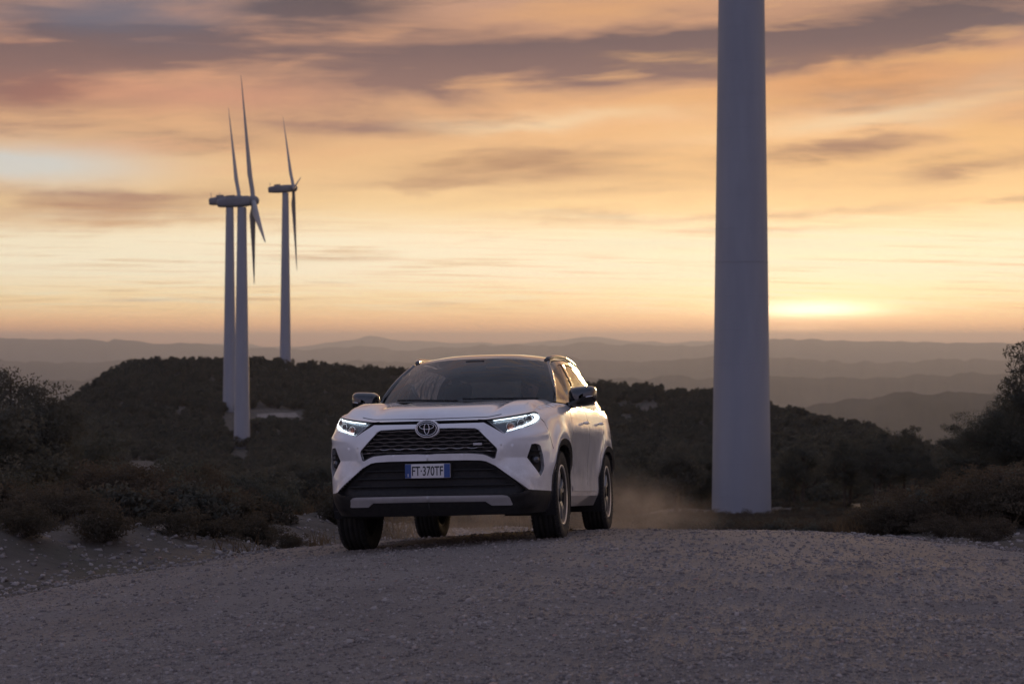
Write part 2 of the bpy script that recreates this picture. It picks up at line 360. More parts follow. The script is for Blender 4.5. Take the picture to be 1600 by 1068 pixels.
g1 = N.mix(N.m('MULTIPLY', N.sep(vor.outputs['Color'])[0], .5), g1, (.35, .315, .285))
g1 = N.mix(N.m('MULTIPLY', N.smooth(N.noise(P, .7, 4, .65), .62, .78), .35), g1, (.17, .092, .068))
pr = N.new('ShaderNodeVectorRotate', rotation_type='Z_AXIS'); N.put(pr.inputs['Vector'], P); pr.inputs['Angle'].default_value = math.radians(14)
wp = N.noise(N.v('MULTIPLY', pr.outputs[0], (1.5, .12, 1)), 1.0, 4, .55)
g1 = N.mix(N.m('MULTIPLY', N.smooth(wp, .5, .72), .35), g1, (.36, .325, .305)); g1 = N.mix(N.m('MULTIPLY', N.smooth(wp, .46, .28), .35), g1, (.16, .138, .13))
N.put(b.inputs['Base Color'], g1); b.inputs['Roughness'].default_value = .93; b.inputs['Specular IOR Level'].default_value = .12
hgt = N.m('ADD', N.m('MULTIPLY', vor.outputs['Distance'], -.9), N.m('MULTIPLY', N.noise(P, 40, 8, .75), 1.6))
bp = N.new('ShaderNodeBump'); bp.inputs['Strength'].default_value = .9; bp.inputs['Distance'].default_value = .028; N.put(bp.inputs['Height'], hgt); N.nt.links.new(bp.outputs[0], b.inputs['Normal'])
mb = MB().grid(np.stack([RX, RY, RZ+EYE], -1), flip=True); road = tag(mb.build('gravel_road', m_road), kind='structure')

# loose stones on the road: uncountable, one object
def attr_color(me, vals):
    a = me.attributes.new('tone', 'FLOAT', 'POINT'); a.data.foreach_set('value', np.asarray(vals, np.float32))
def tone_mat(name, stops, rough=.9, bump=0):
    m = bpy.data.materials.new(name); m.use_nodes = True; N = NT(m.node_tree)
    b = N.new('ShaderNodeBsdfPrincipled'); o = N.new('ShaderNodeOutputMaterial'); N.nt.links.new(b.outputs[0], o.inputs[0])
    a = N.new('ShaderNodeAttribute', attribute_name='tone'); N.put(b.inputs['Base Color'], N.ramp(a.outputs['Fac'], stops)); b.inputs['Roughness'].default_value = rough; b.inputs['Specular IOR Level'].default_value = .15
    return m
def stones(name, n, xs, ys, size, mat, seed, zf):
    g = np.random.default_rng(seed); base = np.array([(-1,-1,-1),(1,-1,-1),(1,1,-1),(-1,1,-1),(-.7,-.7,1),(.7,-.7,1),(.7,.7,1),(-.7,.7,1)], float)
    Fq = np.array([(0,3,2,1),(4,5,6,7),(0,1,5,4),(1,2,6,5),(2,3,7,6),(3,0,4,7)])
    V = base[None]*(1+g.uniform(-.4, .4, (n, 8, 3))); sz = size*np.exp(g.normal(0, .5, n)); sz = np.minimum(sz, size*2.6)
    V = V*sz[:, None, None]*np.stack([g.uniform(.7, 1.3, n), g.uniform(.7, 1.2, n), g.uniform(.4, .75, n)], 1)[:, None]
    t = g.uniform(0, 6.28, n); c, s_ = np.cos(t)[:, None], np.sin(t)[:, None]
    tl = g.normal(0, .3, (n, 1)); X, Y, Z = V[..., 0], V[..., 1], V[..., 2]; X, Z = X*np.cos(tl)-Z*np.sin(tl), X*np.sin(tl)+Z*np.cos(tl)
    X, Y = c*X-s_*Y, s_*X+c*Y
    V = np.stack([X+xs[:, None], Y+ys[:, None], Z+zf(xs, ys)[:, None]+EYE+sz[:, None]*.18], -1)
    F = (Fq[None]+8*np.arange(n)[:, None, None]).reshape(-1, 4)
    o = mk(name, V.reshape(-1, 3), F, mat, smooth=False); attr_color(o.data, np.repeat(g.uniform(0, 1, n), 8)); return o
n = 70000; g = np.random.default_rng(5); yy = 1/(g.uniform(1/20., 1/6.2, n)); xx = g.uniform(-.36, .36, n)*yy
Lq, Rq = road_edges(yy); ok = (xx > Lq-.25) & (xx < Rq+.25); xx, yy = xx[ok], yy[ok]
m_stone = tone_mat('road_stone', [(0, (.14, .122, .114)), (.4, (.22, .194, .178)), (.8, (.29, .257, .236)), (.97, (.34, .305, .28)), (1, (.30, .20, .165))])
tag(stones('gravel', len(xx), xx, yy, .0046, m_stone, 6, lambda x, y: road_surface(x, y)+.004), 'loose grey gravel strewn over the road', 'gravel', kind='stuff')
n = 15000; yy = 1/(g.uniform(1/20., 1/6.2, n)); xx = g.uniform(-.36, .36, n)*yy; Lq, Rq = road_edges(yy); ok = (xx > Lq-.25) & (xx < Rq+.25) & (fbm(xx/.8, yy/.8, 13, 3) > -.10); xx, yy = xx[ok], yy[ok]
tag(stones('coarse_gravel', len(xx), xx, yy, .0075, m_stone, 16, lambda x, y: road_surface(x, y)+.002), 'coarser stones scattered among the road gravel', 'gravel', kind='stuff')
n = 7000; yy = g.uniform(13, 30, n); sgn = g.choice([-1, 1], n, p=[.6, .4]); Lq, Rq = road_edges(yy); d_ = g.exponential(1.2, n)
xx = np.where(sgn < 0, Lq-d_, Rq+d_)
tag(stones('verge_rubble', n, xx, yy, .011, m_stone, 8, terrain), 'rubble and small stones along the road verges', 'rubble', kind='stuff')

# far ridges: real slopes at their distances, profile read along the skyline
m_hill = noisy('far_slope', (.030, .030, .022), (.060, .054, .040), .0035, .95, 8, coords='Object', c3=(.085, .072, .055))
m_hill2 = noisy('mid_slope', (.022, .023, .016), (.045, .042, .030), .012, .95, 8, coords='Object', c3=(.06, .052, .04))
def ridge(name, dist, pts, depth, drop, seed, rough, mat, rows=18, span=52):
    azs = np.r_[np.linspace(-span, -17, 110, endpoint=False), np.linspace(-17, 17, 420, endpoint=False), np.linspace(17, span, 111)]; px = 800+FPX*np.tan(np.radians(azs)); p = np.array(pts, float)
    cy = np.interp(px, p[:, 0], p[:, 1]); lo, hi = px < p[0, 0], px > p[-1, 0]
    cy = cy+np.where(lo, fbm(px/500, px*0, seed+5, 3)*26, 0)*np.clip((p[0, 0]-px)/300, 0, 1)+np.where(hi, fbm(px/500, px*0, seed+6, 3)*26, 0)*np.clip((px-p[-1, 0])/300, 0, 1)
    zc = (534-cy)/FPX*dist+fbm(px/26, px*0, seed, 4)*rough
    V = []
    for k in range(rows):
        t = k/(rows-1)*1.35-1.0                               # -1 foot in front .. 0 crest .. .35 behind
        a = np.radians(azs); wob = fbm(px/90, px*0+t*2.2, seed+2, 4)
        rr = dist+t*depth*(1+.25*wob)
        fall = (1-(1-abs(t))**1.5 if t < 0 else 1-(1-t/.36)**1.3)
        z = zc-drop*fall+(fbm(px/40, px*0+t*5, seed+3, 4)*drop*.30*min(1, abs(t)*2.2))
        V.append(np.stack([np.tan(a)*rr, rr+0*a, z+EYE], -1))
    return tag(MB().grid(np.array(V), flip=True).build(name, mat), kind='structure')
ridge('far_mountains', 24000, [(440,538),(480,536),(530,530),(578,522),(590,522),(625,528),(690,531),(800,533),(880,528),(930,523),(950,524),(995,530),(1060,531),(1110,528),(1200,529),(1400,533),(1600,534)], 4200, 420, 11, 26, m_hill)
ridge('far_mountains', 15500, [(0,523),(45,526),(110,522),(165,528),(178,523),(200,528),(330,532),(400,537),(480,541),(560,535),(640,540),(760,533),(860,536),(900,529),(960,531),(1050,535),(1120,532),(1205,525),(1260,524),(1400,527),(1520,531),(1600,530)], 4200, 420, 23, 22, m_hill)
ridge('far_hills', 9800, [(0,556),(120,562),(260,552),(420,566),(560,556),(760,558),(900,553),(1000,560),(1120,549),(1230,552),(1380,560),(1480,553),(1600,556)], 2900, 330, 37, 18, m_hill)
ridge('far_hills', 6300, [(0,592),(150,582),(300,590),(500,585),(800,580),(1000,582),(1200,578),(1330,583),(1450,576),(1600,578)], 2000, 260, 41, 12, m_hill)
ridge('wooded_hills', 3300, [(0,612),(120,640),(300,640),(700,640),(1000,630),(1180,640),(1230,627),(1290,616),(1350,606),(1390,602),(1430,599),(1500,599),(1560,601),(1600,604)], 1100, 220, 53, 5, m_hill2)
ridge('wooded_hills', 1250, [(0,720),(600,700),(1000,660),(1180,644),(1225,637),(1265,638),(1320,649),(1370,664),(1430,680),(1500,700),(1600,716)], 420, 130, 67, 2.4, m_hill2)
# air: one closed box round camera and scene
zb, zt = float(min(Z_.min(), -900))+EYE-1, 150.0
hz = MB().box((0, 0, (zb+zt)/2), (36000, 36000, (zt-zb)/2)).build('haze', None, smooth=False); tag(hz, 'thin evening haze filling the valley air', 'haze', kind='stuff')
mh = bpy.data.materials.new('evening_haze'); mh.use_nodes = True; N = NT(mh.node_tree); o = N.new('ShaderNodeOutputMaterial'); v_ = N.new('ShaderNodeVolumePrincipled')
v_.inputs['Color'].default_value = (.68, .73, .82, 1); v_.inputs['Density'].default_value = HAZE = 8e-5; v_.inputs['Anisotropy'].default_value = .50
N.nt.links.new(v_.outputs[0], o.inputs['Volume']); hz.data.materials.append(mh)
# ------------------------------------------------------------------ car skin as one parametric wall P(s, z)
# car frame: x to the car's left, y towards its tail, z up, origin on the ground under the front axle
OUT = np.array([(0,-.935),(.15,-.934),(.3,-.928),(.45,-.914),(.58,-.888),(.69,-.845),(.775,-.782),(.84,-.69),(.885,-.56),
 (.91,-.40),(.921,-.2),(.927,0),(.927,.3),(.919,.6),(.912,1.0),(.911,1.5),(.914,2.0),(.922,2.4),(.927,2.69),(.925,2.95),(.908,3.25),
 (.865,3.45),(.78,3.575),(.62,3.63),(.4,3.655),(.2,3.662),(0,3.665)])
def catmull(P, n=24):
    P = np.asarray(P, float); Q = np.vstack([2*P[0]-P[1], P, 2*P[-1]-P[-2]]); o = []
    for i in range(1, len(Q)-2):
        a, b, c, d = Q[i-1:i+3]
        t = np.linspace(0, 1, n, endpoint=False)[:, None]
        o.append(.5*((2*b)+(-a+c)*t+(2*a-5*b+4*c-d)*t**2+(-a+3*b-3*c+d)*t**3))
    o.append(Q[-2][None]); return np.vstack(o)
_oc = catmull(OUT); _os = np.r_[0, np.cumsum(np.hypot(*np.diff(_oc, axis=0).T))]
SL = _os[-1]
_sg = np.linspace(0, SL, 900)
_cx, _cy = np.interp(_sg, _os, _oc[:, 0]), np.interp(_sg, _os, _oc[:, 1])
_tx, _ty = np.gradient(_cx), np.gradient(_cy); _tl = np.hypot(_tx, _ty)
_nx, _ny = _ty/_tl, -_tx/_tl           # outward normal in plan
_nx[0], _ny[0] = 0, -1; _nx[-1], _ny[-1] = 0, 1
def s_of_y(y):                          # arc length of a point on the flank at that y
    m = (_sg > .9) & (_sg < SL-.75)
    return np.interp(y, _cy[m], _sg[m])
def s_of_x(x):                          # arc length of a point on the nose at that x
    m = _sg < 1.15
    return np.interp(x, _cx[m], _sg[m])
_ZK = np.array([.15,.22,.30,.36,.42,.50,.60,.70,.80,.88,.94,1.0,1.06,1.12,1.2])
_ST = [  # (s station, inset of the wall at each height of _ZK)
 (0.0, [.12,.07,.018,.0,.012,.012,.010,.004,.004,.016,.034,.07,.11,.15,.2]),
 (.55, [.12,.07,.018,.0,.012,.012,.010,.004,.006,.020,.038,.07,.11,.15,.2]),
 (.95, [.12,.08,.03,.01,.012,.008,.004,.000,.010,.030,.048,.07,.10,.14,.2]),
 (1.25,[.11,.07,.03,.012,.010,.006,.002,.000,.006,.022,.036,.05,.08,.12,.2]),
 (float(s_of_y(0)), [.09,.05,.025,.015,.012,.010,.004,.000,.000,.006,.014,.022,.03,.05,.1]),
 (float(s_of_y(.6)),[.13,.10,.06,.025,.020,.026,.022,.013,.005,.000,.004,.014,.024,.035,.05]),
 (float(s_of_y(1.2)),[.13,.10,.06,.025,.022,.030,.026,.016,.006,.000,.003,.012,.024,.035,.05]),
 (float(s_of_y(2.1)),[.13,.10,.06,.025,.022,.028,.022,.013,.004,.000,.003,.012,.024,.035,.05]),
 (float(s_of_y(2.69)),[.10,.06,.03,.02,.016,.012,.006,.000,.000,.004,.008,.014,.024,.035,.05]),
 (float(s_of_y(3.2)),[.12,.08,.03,.012,.010,.010,.006,.000,.004,.010,.016,.024,.034,.045,.06]),
 (SL,  [.14,.10,.03,.0,.0,.006,.012,.02,.03,.035,.04,.05,.06,.07,.09])]
_zg = np.linspace(.15, 1.2, 211)
_D0 = np.array([np.interp(_zg, _ZK, v) for _, v in _ST])
_D = np.array([np.interp(_sg, [s for s, _ in _ST], _D0[:, j]) for j in range(len(_zg))]).T
def _blur(A, sig, ax):
    r = int(3*sig+1); k = np.exp(-.5*(np.arange(-r, r+1)/sig)**2); k /= k.sum()
    pad = [(0, 0), (0, 0)]; pad[ax] = (r, r)
    return np.apply_along_axis(lambda v: np.convolve(v, k, 'valid'), ax, np.pad(A, pad, mode='edge'))
_D = _blur(_blur(_D, 3.2, 1), 14, 0)
_ztS = np.array([0, .46, .75, .96, 1.15, float(s_of_y(-.2)), float(s_of_y(.45)), float(s_of_y(1.2)), float(s_of_y(2.3)), float(s_of_y(3.2)), SL])
_ztZ = np.array([.946, .946, .985, 1.012, 1.04, 1.078, 1.135, 1.145, 1.16, 1.185, 1.19])
def z_top(s): return np.interp(s, _ztS, _ztZ)
_shZ = np.array([0, 0, .0, .015, .06, .105, .125, .05, .045, .05, .05])
def wall_inset(s, z):
    s = np.asarray(s, float); z = np.asarray(z, float)
    i = np.clip(s/SL*(len(_sg)-1), 0, len(_sg)-1.001); j = np.clip((z-.15)/1.05*(len(_zg)-1), 0, len(_zg)-1.001)
    a, b = i.astype(int), j.astype(int); u, v = i-a, j-b
    d = _D[a, b]*(1-u)*(1-v)+_D[a+1, b]*u*(1-v)+_D[a, b+1]*(1-u)*v+_D[a+1, b+1]*u*v
    k = np.clip(1-(z_top(s)-z)/.10, 0, 1)
    return d + np.interp(s, _ztS, _shZ)*(1-np.sqrt(np.maximum(1-k*k, 0)))
def wall(s, z, off=0.0):
    s = np.clip(np.asarray(s, float), 0, SL); z = np.asarray(z, float)
    d = wall_inset(s, z) - off
    return np.stack([np.maximum(np.interp(s, _sg, _cx)-np.interp(s, _sg, _nx)*d, 0), np.interp(s, _sg, _cy)-np.interp(s, _sg, _ny)*d, z+0*s], -1)
# ------------------------------------------------------------------ the car
def Rm(a, b, c): return Matrix.Rotation(a, 3, 'Z') @ Matrix.Rotation(b, 3, 'X') @ Matrix.Rotation(c, 3, 'Y')
CAR_T = Vector((-.474, 15.15, -1.63+EYE))
CAR_R = Rm(math.radians(-10.6), math.radians(-4.57), math.radians(-1.85))
car = empty('car', 'white sport utility car with black roof and lit headlights on the gravel road', 'car')
car.matrix_world = Matrix.Translation(CAR_T) @ CAR_R.to_4x4()
m_paint = noisy('white_paint', (.76, .76, .77), (.81, .81, .82), 3, .38, 4, coat=1.0, spec=.5, c3=(.66, .64, .62))
m_paint.node_tree.nodes['Principled BSDF'].inputs['Coat Roughness'].default_value = .06; m_paint.node_tree.nodes['Principled BSDF'].inputs['Coat IOR'].default_value = 1.55
N = NT.__new__(NT); N.nt = m_paint.node_tree; _b = N.nt.nodes['Principled BSDF']; _c = _b.inputs['Base Color'].links[0].from_socket
_P = N.new('ShaderNodeTexCoord').outputs['Object']; _z = N.sep(_P)[2]
_f = N.m('MULTIPLY', N.smooth(_z, .95, .30), N.smooth(N.m('ADD', N.noise(_P, 5, 6, .65), N.m('MULTIPLY', N.noise(_P, 60, 3, .6), .25)), .42, .82))
N.put(_b.inputs['Base Color'], N.mix(N.m('MULTIPLY', _f, .55), _c, (.34, .285, .235))); N.put(_b.inputs['Roughness'], N.lin(_f, 0, 1, .34, .7)); N.put(_b.inputs['Coat Weight'], N.lin(_f, 0, .8, 1.0, .25))
m_black = pbsdf('gloss_black', (.012, .012, .014), .12, 0, 1.0)
m_plastic = noisy('black_plastic', (.014, .014, .015), (.022, .021, .021), 30, .55, 4, .15, 300, .001)
m_clad = pbsdf('arch_plastic', (.045, .043, .043), .22, 0, 1.0)
m_sill = pbsdf('sill_grey', (.34, .33, .33), .3, 0, 1.0)
m_dark = pbsdf('dark_void', (.006, .006, .007), .8)
m_silver = noisy('satin_silver', (.40, .39, .39), (.46, .45, .45), 8, .45, metal=.3)
m_chrome = pbsdf('chrome', (.58, .58, .60), .14, 1.0)
m_grille = pbsdf('grille_bar', (.30, .28, .27), .32, .5)
m_rub = noisy('tyre_rubber', (.016, .016, .016), (.028, .027, .025), 9, .75, 4, .2, 120, .002)
m_rim = noisy('rim_alloy', (.50, .49, .48), (.60, .59, .58), 6, .35, metal=.8)
m_rimd = pbsdf('rim_dark', (.03, .03, .03), .4, .3)
m_disc = pbsdf('brake_steel', (.16, .15, .15), .4, .9)
m_led = pbsdf('daytime_led', (.9, .95, 1), .3, emit=(.82, .93, 1.0), es=2.6)
m_lampbody = pbsdf('lamp_bezel', (.10, .105, .115), .28, .55)
m_amber = pbsdf('amber_lens', (.26, .07, .03), .2, coat=1)
m_plate = pbsdf('plate_white', (.62, .60, .60), .45)
m_blue = pbsdf('plate_blue', (.02, .06, .22), .45)
m_ink = pbsdf('plate_ink', (.015, .015, .017), .5)
def glass(name, tint, ior=1.5, rough=0.0):
    m = bpy.data.materials.new(name); m.use_nodes = True; N = NT(m.node_tree)
    o = N.new('ShaderNodeOutputMaterial'); t = N.new('ShaderNodeBsdfTransparent'); t.inputs[0].default_value = (*tint, 1)
    g_ = N.new('ShaderNodeBsdfGlossy'); g_.inputs['Roughness'].default_value = rough; g_.inputs[0].default_value = (1, 1, 1, 1)
    f = N.new('ShaderNodeFresnel'); f.inputs[0].default_value = ior; mx = N.new('ShaderNodeMixShader')
    N.nt.links.new(f.outputs[0], mx.inputs[0]); N.nt.links.new(t.outputs[0], mx.inputs[1]); N.nt.links.new(g_.outputs[0], mx.inputs[2]); N.nt.links.new(mx.outputs[0], o.inputs[0]); return m
m_glass = glass('windscreen_glass', (.64, .66, .70)); m_sglass = glass('side_glass', (.5, .51, .52), 1.6); m_lens = glass('lamp_cover', (.92, .93, .95), 1.4)

# --- pieces of the skin, outlined in (arc length, height)
sy = lambda y: float(s_of_y(y))
HEADLIGHT = [(.466,.941),(.60,.958),(.75,.977),(.90,.995),(1.00,1.005),(1.045,.997),(1.062,.980),(1.05,.958),(1.0,.936),(.93,.915),(.76,.874),(.607,.838)]
GRILLE = [(0,.882),(.20,.882),(.375,.877),(.40,.866),(.47,.795),(.538,.725),(.545,.708),(.529,.648),(.515,.646),(.47,.668),(.435,.680),(.38,.685),(0,.686)]
INTAKE = [(0,.634),(.30,.634),(.42,.630),(.46,.622),(.53,.588),(.66,.494),(.795,.402),(.74,.378),(.64,.366),(0,.368)]
SKID = [(0,.361),(.58,.359),(.615,.354),(.637,.338),(.667,.286),(.655,.280),(.50,.280),(.45,.312),(0,.314)]
FOG = [(.838,.752),(.88,.757),(.93,.750),(.948,.738),(.985,.65),(1.002,.585),(.995,.552),(.952,.506),(.940,.508),(.872,.585),(.815,.648)]
HOODGAP = [(0,.9195),(.2,.9205),(.40,.9225),(.445,.9245),(.595,.838),(.607,.833),(.466,.941),(.46,.946),(0,.946)]
def arch(yc, ra, rb, n=26, zc=.363, e=2.6):
    P = []
    for t in np.linspace(math.radians(-48), math.radians(228), n):
        c, s_ = math.cos(t), math.sin(t); q = (abs(c)**e+abs(s_)**e)**(-1/e)
        P.append((sy(yc)+c*q*ra, max(zc+s_*q*rb, .12)))
    return P
ARCH_F, ARCH_R = arch(0, .405, .40), arch(2.69, .405, .40)
CLAD_F, CLAD_R = arch(0, .458, .450), arch(2.69, .462, .452)
LOWBLACK = [(0,.12),(0,.37),(.64,.368),(.74,.380),(.795,.402),(.83,.398),(1.0,.392),(1.20,.386),(1.31,.386),(1.40,.12)]
SILL = [(sy(.30),.12),(sy(.30),.30),(sy(.42),.345),(sy(2.28),.345),(sy(2.40),.30),(sy(2.40),.12)]
REARBLACK = [(sy(2.9),.12),(sy(2.9),.42),(sy(3.2),.45),(SL,.48),(SL,.12)]
gw = .0045
def strip(P, w=gw):
    P = np.array(P, float); T = np.gradient(P, axis=0); T /= np.linalg.norm(T, axis=1)[:, None]; Nn = np.stack([-T[:, 1], T[:, 0]], 1)
    return [tuple(p) for p in P+Nn*w]+[tuple(p) for p in (P-Nn*w)[::-1]]
GAPS = [strip([(1.055,.955),(1.10,.93),(1.13,.88),(sy(-.435),.72)]), strip([(sy(.585),1.2),(sy(.575),.95),(sy(.56),.6),(sy(.56),.36)]),
        strip([(sy(1.62),1.2),(sy(1.61),.8),(sy(1.60),.36)]), strip([(sy(2.60),1.2),(sy(2.56),1.02),(sy(2.42),.86),(sy(2.26),.72),(sy(2.19),.5),(sy(2.17),.36)]), strip([(sy(3.36),1.2),(sy(3.38),.9),(sy(3.36),.46)])]
def inpoly(S_, Z_p, poly):
    x, y = np.asarray(S_), np.asarray(Z_p); P = np.array(poly); r = np.zeros(x.shape, bool); j = len(P)-1
    for i in range(len(P)):
        c = ((P[i, 1] > y) != (P[j, 1] > y)) & (x < (P[j, 0]-P[i, 0])*(y-P[i, 1])/(P[j, 1]-P[i, 1]+1e-15)+P[i, 0]); r ^= c; j = i
    return r
def pdist(S_, Z_p, poly, close=True):
    x, y = np.asarray(S_, float), np.asarray(Z_p, float); P = np.array(poly); d = np.full(x.shape, 9.)
    for i in range(len(P)-(0 if close else 1)):
        a, b_ = P[i], P[(i+1) % len(P)]; ab = b_-a; t = np.clip(((x-a[0])*ab[0]+(y-a[1])*ab[1])/(ab@ab+1e-15), 0, 1)
        d = np.minimum(d, np.hypot(x-a[0]-t*ab[0], y-a[1]-t*ab[1]))
    return d
sst = lambda x, a, b_: (lambda t: t*t*(3-2*t))(np.clip((x-a)/(b_-a), 0, 1))
def sculpt(s, z):                                    # creases and hollows on top of the smooth wall, metres outwards
    s, z = np.asarray(s, float), np.asarray(z, float); o = np.zeros(s.shape)
    dg, di = pdist(s, z, GRILLE, False), pdist(s, z, INTAKE, False)
    frame = sst(np.minimum(dg, di), .050, .030)*sst(s, 1.0, .75); o += .016*frame
    # V-shaped hollow running from the grille corner into the fog lamp pod
    k = np.where(z > .650, np.clip((.752-z)/.102, 0, 1), np.clip((z-.50)/.15, 0, 1)); o -= .034*k*sst(s, .53, .70)*sst(s, .98, .86)
    # shoulder under the headlight
    o += .016*np.clip(1-np.abs(z-(.80+.10*(s-.6)))/.05, 0, 1)*sst(s, .58, .75)*sst(s, 1.2, 1.05)
    # flank: blisters over the wheels and a rising rear haunch
    for yc in (0, 2.69):
        d = np.hypot(s-sy(yc), (z-.363)); o += .020*np.exp(-((d-.50)/.07)**2)*sst(z, .5, .62)
    l = .90+.10*(s-sy(.6))/3.0; o += .008*np.exp(-((z-l)/.022)**2)*sst(s, sy(.3), sy(.8))*sst(s, sy(3.4), sy(2.9))
    return o
def skin(s, z, off=0.0): return wall(s, z, sculpt(s, z)+off)
# --- constrained triangulation of the half skin
pts, edges, seen = [], [], {}
def addp(p):
    k = (round(p[0], 5), round(p[1], 5))
    if k not in seen: seen[k] = len(pts); pts.append(Vector(p))
    return seen[k]
def addpoly(P, close=True, step=.03):
    L = []
    n_ = len(P)
    for i in range(n_ if close else n_-1):
        a, b_ = np.array(P[i]), np.array(P[(i+1) % n_]); k = max(1, int(np.hypot(*(b_-a))/step))
        L += [tuple(a+(b_-a)*q/k) for q in range(k)]
    if not close: L.append(tuple(P[-1]))
    L = [(min(max(p[0], 0), SL), p[1]) for p in L]; ids = [addp(p) for p in L]
    for i in range(len(ids)-(0 if close else 1)):
        a, b_ = ids[i], ids[(i+1) % len(ids)]
        if a != b_: edges.append((a, b_))
SB = np.unique(np.r_[np.arange(0, SL, .05), SL])
zbot = lambda s: np.interp(s, [0, .8, 1.2, sy(.4), sy(2.3), sy(3.1), SL], [.205, .212, .225, .255, .255, .28, .30])
DOM = [(s_, float(zbot(s_))) for s_ in SB]+[(s_, float(z_top(s_))) for s_ in SB[::-1]]
addpoly(DOM, step=.2)
for p in (HEADLIGHT, GRILLE, INTAKE, SKID, FOG, HOODGAP, ARCH_F, ARCH_R, CLAD_F, CLAD_R, *GAPS): addpoly(p)
addpoly([(.795,.402),(.83,.398),(1.0,.392),(1.20,.386),(1.31,.386)], False); addpoly(SILL[1:5], False); addpoly(REARBLACK[1:4], False)
addpoly([(.56,.650),(.813,.650)], False); addpoly([(.56,.752),(.836,.752)], False); addpoly([(.95,.752),(1.12,.752)], False); addpoly([(.99,.650),(1.12,.650)], False)
for s0, s1, st in ((.0, 1.5, .022), (1.5, SL, .045)):
    for s_ in np.arange(s0+st/2, s1, st):
        for z_ in np.arange(.2, 1.2, st):
            q = (s_+random.uniform(-.2, .2)*st, z_+random.uniform(-.2, .2)*st)
            if zbot(q[0])+.006 < q[1] < z_top(q[0])-.006: addp(q)
for s_ in np.arange(1.0, SL, .04):                       # fine rows over the rounded shoulder
    for h in (.004, .010, .020, .035, .055, .08): addp((s_, float(z_top(s_))-h))
cv, ce, cf, *_r = delaunay_2d_cdt(pts, edges, [], 0, 1e-6)
CV = np.array([(v.x, v.y) for v in cv]); CF = np.array([tuple(f) for f in cf if len(f) == 3]); CC = CV[CF].mean(1)
cs, cz = CC[:, 0], CC[:, 1]
area = np.abs(np.cross(CV[CF[:, 1]]-CV[CF[:, 0]], CV[CF[:, 2]]-CV[CF[:, 0]]))
cls = np.full(len(CF), 'body', dtype=object)
cls[inpoly(cs, cz, LOWBLACK)] = 'lower'; cls[inpoly(cs, cz, SILL)] = 'sill'; cls[inpoly(cs, cz, REARBLACK)] = 'rearlower'
for nm_, p in (('intake', INTAKE), ('skid', SKID), ('fog', FOG), ('headlight', HEADLIGHT), ('hoodgap', HOODGAP), ('grille', GRILLE)): 
    q = inpoly(cs, cz, p); 
    if nm_ == 'hoodgap': q &= ~inpoly(cs, cz, HEADLIGHT)
    cls[q] = nm_
for p in GAPS: cls[inpoly(cs, cz, p) & (cls == 'body')] = 'gap'
cls[(inpoly(cs, cz, CLAD_F) | inpoly(cs, cz, CLAD_R)) & (cls != 'x')] = 'clad'
cls[inpoly(cs, cz, ARCH_F) | inpoly(cs, cz, ARCH_R) | (cz < zbot(cs)) | (cz > z_top(cs)) | (area < 1e-9)] = 'none'
def zone(s, z):
    y = np.interp(s, _sg, _cy); fr = np.interp(z, [.72, .88, .93, .955], [sy(-.435), 1.13, 1.10, 1.055])
    return np.where(s < fr, 0, np.where(y < np.interp(z, [.36, .6, .95, 1.2], [.56, .56, .575, .585]), 1, np.where(y < 1.61, 2, np.where(y < np.interp(z, [.36, .5, .72, .86, 1.02, 1.2], [2.17, 2.19, 2.26, 2.42, 2.56, 2.60]), 3, np.where(y < 3.37, 4, 5)))))
zn = zone(cs, cz)
def patch(name, sel, mat, side=0, depth=0.0, off=0.0, rim=0.0, parent=None):
    """triangles sel of the half skin -> mesh; side 0 = both halves joined at the middle, +1 left, -1 right"""
    T = CF[sel]; ids, inv_ = np.unique(T, return_inverse=True); T = inv_.reshape(-1, 3); sz = CV[ids]
    V = skin(sz[:, 0], sz[:, 1], off-depth)
    u, v, w_ = V[T[:, 0]], V[T[:, 1]], V[T[:, 2]]; cen = (u+v+w_)/3
    nn = np.cross(v-u, w_-u); ref = np.array((0, 1.3, .6)); flip = ((cen*np.array((1, 1, 1))-np.array((0, 1.35, .6)))*nn*np.array((1, 1, .2))).sum(1) < 0
    # wall normal in plan
    pn = np.stack([np.interp(sz[T].mean(1)[:, 0], _sg, _nx), np.interp(sz[T].mean(1)[:, 0], _sg, _ny)], 1); flip = (nn[:, :2]*pn).sum(1) < 0
    T[flip] = T[flip][:, ::-1]
    E_ = {}
    for t in T:
        for a, b_ in ((t[0], t[1]), (t[1], t[2]), (t[2], t[0])):
            if (b_, a) in E_: del E_[(b_, a)]
            else: E_[(a, b_)] = 1
    F = [tuple(t) for t in T]; VV = [tuple(p) for p in V]
    if rim or depth:
        V2 = skin(sz[:, 0], sz[:, 1], off-depth+(depth if depth else -rim)); mp = {}
        for a, b_ in E_:
            if sz[a, 0] < 1e-6 and sz[b_, 0] < 1e-6: continue
            for q in (a, b_):
                if q not in mp: mp[q] = (len(VV), len(VV)+1); VV += [tuple(V[q]), tuple(V2[q])]
            F.append((mp[b_][0], mp[a][0], mp[a][1], mp[b_][1]))
    mb = MB(); VV = np.array(VV)
    if side >= 0: mb.add(VV, F)
    if side <= 0: mb.add(VV*np.array((-1, 1, 1)), [f[::-1] for f in F])
    o = mk(name, mb.V, mb.F, mat, parent or car)
    if side == 0:
        bm = bmesh.new(); bm.from_mesh(o.data); bmesh.ops.remove_doubles(bm, verts=[v for v in bm.verts if abs(v.co.x) < 1e-4], dist=1e-4); bm.to_mesh(o.data); bm.free()
    return o
bumper = patch('front_bumper', (cls == 'body') & (zn == 0), m_paint, rim=.03)
patch('lower_bumper', cls == 'lower', m_plastic, rim=.03)
patch('rear_bumper', cls == 'rearlower', m_plastic)
patch('tailgate', (cls == 'body') & (zn == 5), m_paint)
